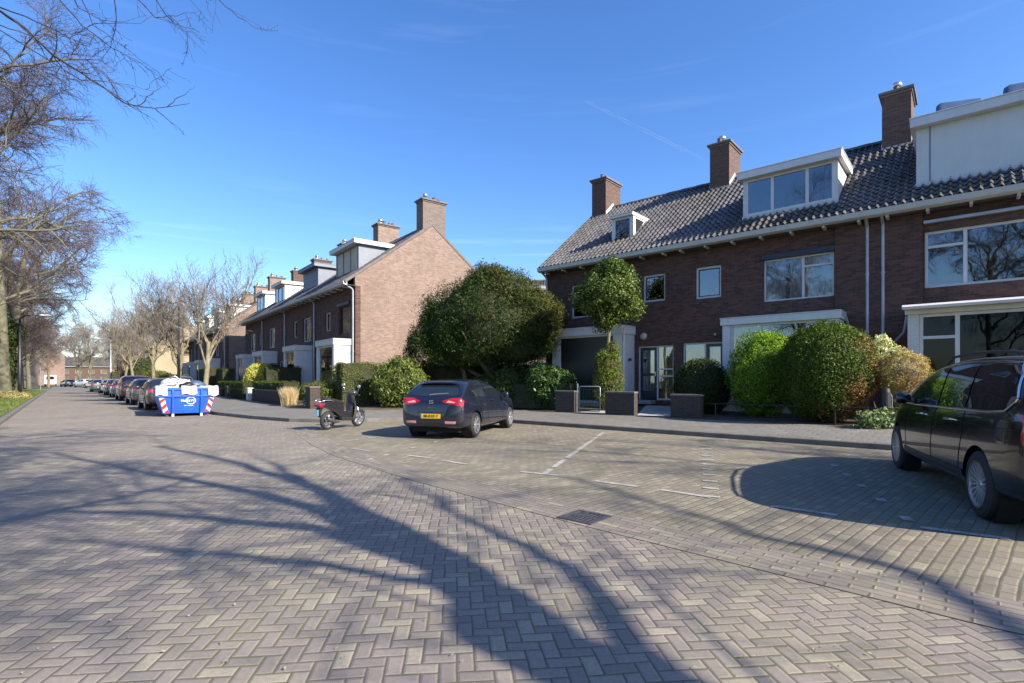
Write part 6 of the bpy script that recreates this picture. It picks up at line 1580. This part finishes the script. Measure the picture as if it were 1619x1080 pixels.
    o = thing('bicycle_wheel_scrap', 'grey scrap metal coil sticking up out of the skip load', 'scrap', (pw(24.9, 3.4)[0], pw(24.9, 3.4)[1], 1.42), .5)
    g = MB(); rr_ = .15
    g.tube([(rr_*math.cos(a_), .02*math.sin(3*a_), rr_*math.sin(a_)) for a_ in [i*.45 for i in range(15)]], .03, 6); g.build('coil', M['steel'], o, smooth=True)
skip()
# ---------------------------------------------------------------- garden walls, gate, rails, lamp posts, contrail
def gwall(label, xa, xb, frame, y, z0, z1, thick=.24, mat='brick_wall', name='garden_wall', pier=None, C=CB):
    f = (lambda x: pa(x, 19.7+y)) if frame == 'A' else (lambda x: pb(x, y, 0, C))
    p = f(xa); t = thing(name, label, 'wall', (p[0], p[1], z0-.15), RZA if frame == 'A' else RZB)
    g = MB(); g.box(0, xb-xa, 0, thick, 0, z1-z0+.15-.05); g.build('brickwork', M[mat], t)
    g = MB(); g.box(-.02, xb-xa+.02, -.02, thick+.02, z1-z0+.101, z1-z0+.16); g.build('coping', M['cap'] if mat != 'white' else M['white'], t, bevel=.008)
    return t
gwall('low dark brick wall left of the green wire gate', -11.55, -10.7, 'A', -3.9, .22, 1.03)
gwall('low dark brick wall between the wire gate and the garden path', -9.42, -8.32, 'A', -3.9, .22, 1.03)
gwall('low dark brick wall in front of the low dark dome shrub', -7.05, -6.1, 'A', -3.9, .22, .98)
gwall('stout sunlit brick pier just left of the motor scooter', 4.15, 4.75, 'B', -3.8, .2, 1.15, .4)
gwall('long dark garden wall under the flat topped hedge', -5.6, 1.15, 'B', -3.8, .2, .92, .26)
gwall('slim white gate pier among the clipped hedges', -7.1, -6.6, 'B', -3.8, .2, .95, .3, 'white')
gwall('brick wall below the small clipped hedge', -12.3, -7.8, 'B', -3.8, .2, .88, .26)
gwall('pale wall end left of the small clipped hedge', -13.6, -12.8, 'B', -3.8, .2, 1.0, .3)
gwall('farther low garden wall toward the bare pavement trees', -25.5, -15.0, 'B', -3.8, .2, .85, .26)
gwall('white doorstep block beside the ornamental grass', 2.2, 2.9, 'B', -3.3, .25, .62, .5, 'white', name='step_block')
# light garden path slabs leading to the doors
g = MB(); z = .31
g.quad(pa(-10.6, 15.86, .262), pa(-9.5, 15.86, .262), pa(-9.6, 18.4, .40), pa(-10.4, 18.4, .40)); g.quad(pa(-8.25, 15.86, .262), pa(-7.1, 15.86, .262), pa(-8.4, 19.2, .425), pa(-9.6, 19.2, .425))
tag(g.build('garden_path', M['concrete']), kind='structure')
# wire gate
p = pa(-10.55, 15.9); t = thing('garden_gate', 'small green and silver wire mesh garden gate', 'gate', (p[0], p[1], .25), RZA+.12)
g = MB(); w_, h_ = .82, .95
g.tube([(0, 0, .05), (0, 0, h_-.05), (.05, 0, h_), (w_-.05, 0, h_), (w_, 0, h_-.05), (w_, 0, .1), (w_-.05, 0, .06), (.05, 0, .06), (0, 0, .1)], .014, 8); g.build('frame', M['zinc'], t, smooth=True)
g = MB()
for k in range(1, 14): g.tube([(w_*k/14, 0, .07), (w_*k/14, 0, h_-.01)], .005, 4)
for k in range(1, 8): g.tube([(.01, 0, h_*k/8), (w_-.01, 0, h_*k/8)], .005, 4)
g.build('wire_mesh', M['greenmetal'], t)
g = MB(); g.cyl(-.06, 0, -.1, 1.05, .022, 8); g.build('post', M['steel'], t)
# low rail before the globe shrub
p = pa(-6.0, 15.95); t = thing('low_rail', 'thin black metal rail running low before the clipped round shrubs', 'railing', (p[0], p[1], .22), RZA)
g = MB(); g.tube([(0, 0, .5), (10.2, 0, .5)], .016, 8); g.build('rail', M['blackframe'], t)
for x in (.3, 3.4, 6.6, 9.8):
    g = MB(); g.cyl(x, 0, -.1, .5, .02, 8); g.build('post', M['blackframe'], t)
# dark garden post with pale cap by the flowering shrub
p = pa(-1.55, 16.3); t = thing('garden_post', 'black round garden post with a pale glint between globe and straw yellow shrubs', 'post', (p[0], p[1], .22))
g = MB(); g.lathe([(0, 0), (.11, 0), (.11, .9), (.09, 1.0), (0, 1.04)], 18); g.build('shaft', M['plastic'], t, smooth=False)
g = MB(); g.tube([(.13, -.05, .3), (.13, -.05, .8), (.05, 0, 1.0)], .012, 6); g.build('cable', M['steel'], t)
# kerb-side lamp posts
def lamp(label, loc, rz, h, arm, mat='blackframe', headm='lead', r=.07):
    t = thing('street_lamp', label, 'street lamp', loc, rz)
    g = MB(); g.tube([(0, 0, 0), (0, 0, 1.2), (0, 0, h)], [r*1.35, r*1.3, r*.7], 12); g.build('post', M[mat], t, smooth=True)
    g = MB(); g.tube([(0, 0, h-.02), (arm*.3, 0, h+.25), (arm, 0, h+.3)], [r*.5, r*.45, r*.4], 8); g.build('arm', M[mat], t, smooth=True)
    g = MB(); g.prism([(arm-.1, h+.24), (arm+.75, h+.28), (arm+.7, h+.40), (arm, h+.40)], 'y', -.13, .13); g.build('lamp_head', M[headm], t, bevel=.03)
lamp('slim black lamp post rising between the young bare trees', pw(36.0, 5.15, .12), R(140), 5.6, .7, r=.055)
lamp('dark lamp post with pale head beside the thick lichened trunk', pw(57, -2.6, .1), R(30), 6.2, 1.2, r=.10)
lamp('distant pale lamp post beyond the crossing', pw(98, 5.4, .0), R(200), 7.2, 1.4, 'zinc', r=.08)
# traffic sign far down the street
t = thing('traffic_sign', 'small round white sign far down the left pavement', 'traffic sign', pw(100, -2.4, 0), R(-45))
g = MB(); g.cyl(0, 0, 0, 2.6, .035, 8); g.build('post', M['zinc'], t)
g = MB(); g.lathe([(0, -.02), (.36, -.02), (.36, 0), (0, 0)], 24, axis='y', c=(0, -.05, 2.75)); g.build('disc', M['white'], t)
t = thing('delivery_van', 'pale blue white van standing far down the street at the left', 'van', pw(150, -2.0, 0), RZW)
g = MB(); g.prism([(-2.4, .45), (-2.4, 2.2), (-2.3, 2.35), (1.2, 2.35), (2.0, 1.5), (2.7, 1.25), (2.75, .45)], 'y', -.95, .95); g.build('body', paint('pale_van_paint', (.62, .72, .78), metal=0), t, bevel=.08)
g = MB(); g.quad((-2.415, -.7, 1.4), (-2.415, .7, 1.4), (-2.415, .65, 2.1), (-2.415, -.65, 2.1)); g.build('rear_window', CG, t)
for x in (-1.6, 1.7):
    for s in (-1, 1): wheel(t, x, s*.86, .34, s)
# white small kiosk-like box and red/white debris left out; contrail high in the sky
def far(px_, py_, Y): return Vector(((px_-809.5)/830*Y, Y, 1.45+(600-py_)/830*Y))
a = far(925, 160, 5200); b = far(1112, 252, 5200); g = MB(); d = (b-a)
rows = []
for i in range(25):
    u = i/24; p = a+d*u; wdt = 7+3*math.sin(i*1.7)+7*math.sin(math.pi*u)
    n_ = Vector((-d.z, 0, d.x)).normalized(); c_ = [p+n_*wdt, p+Vector((0, -wdt*1.2, 0)), p-n_*wdt, p+Vector((0, wdt*1.2, 0)), p+n_*wdt]
    rows.append([tuple(q) for q in c_])
g.grid(rows)
mc = bpy.data.materials.new('vapour'); mc.use_nodes = True; tt = mc.node_tree; tt.nodes.clear(); q = NB(tt)
tr = q.n('ShaderNodeBsdfTransparent'); df = q.n('ShaderNodeBsdfDiffuse'); df.inputs[0].default_value = (.9, .9, .9, 1); mx = q.n('ShaderNodeMixShader')
co = q.n('ShaderNodeTexCoord').outputs['Object']; nz = q.noise(co, .006, 3)
q.l(q.m('MULTIPLY', q.ramp(nz, .3, .7), .07), mx.inputs[0]); q.l(tr.outputs[0], mx.inputs[1]); q.l(df.outputs[0], mx.inputs[2]); oo = q.n('ShaderNodeOutputMaterial'); q.l(mx.outputs[0], oo.inputs[0])
tag(g.build('contrail', mc), kind='stuff')
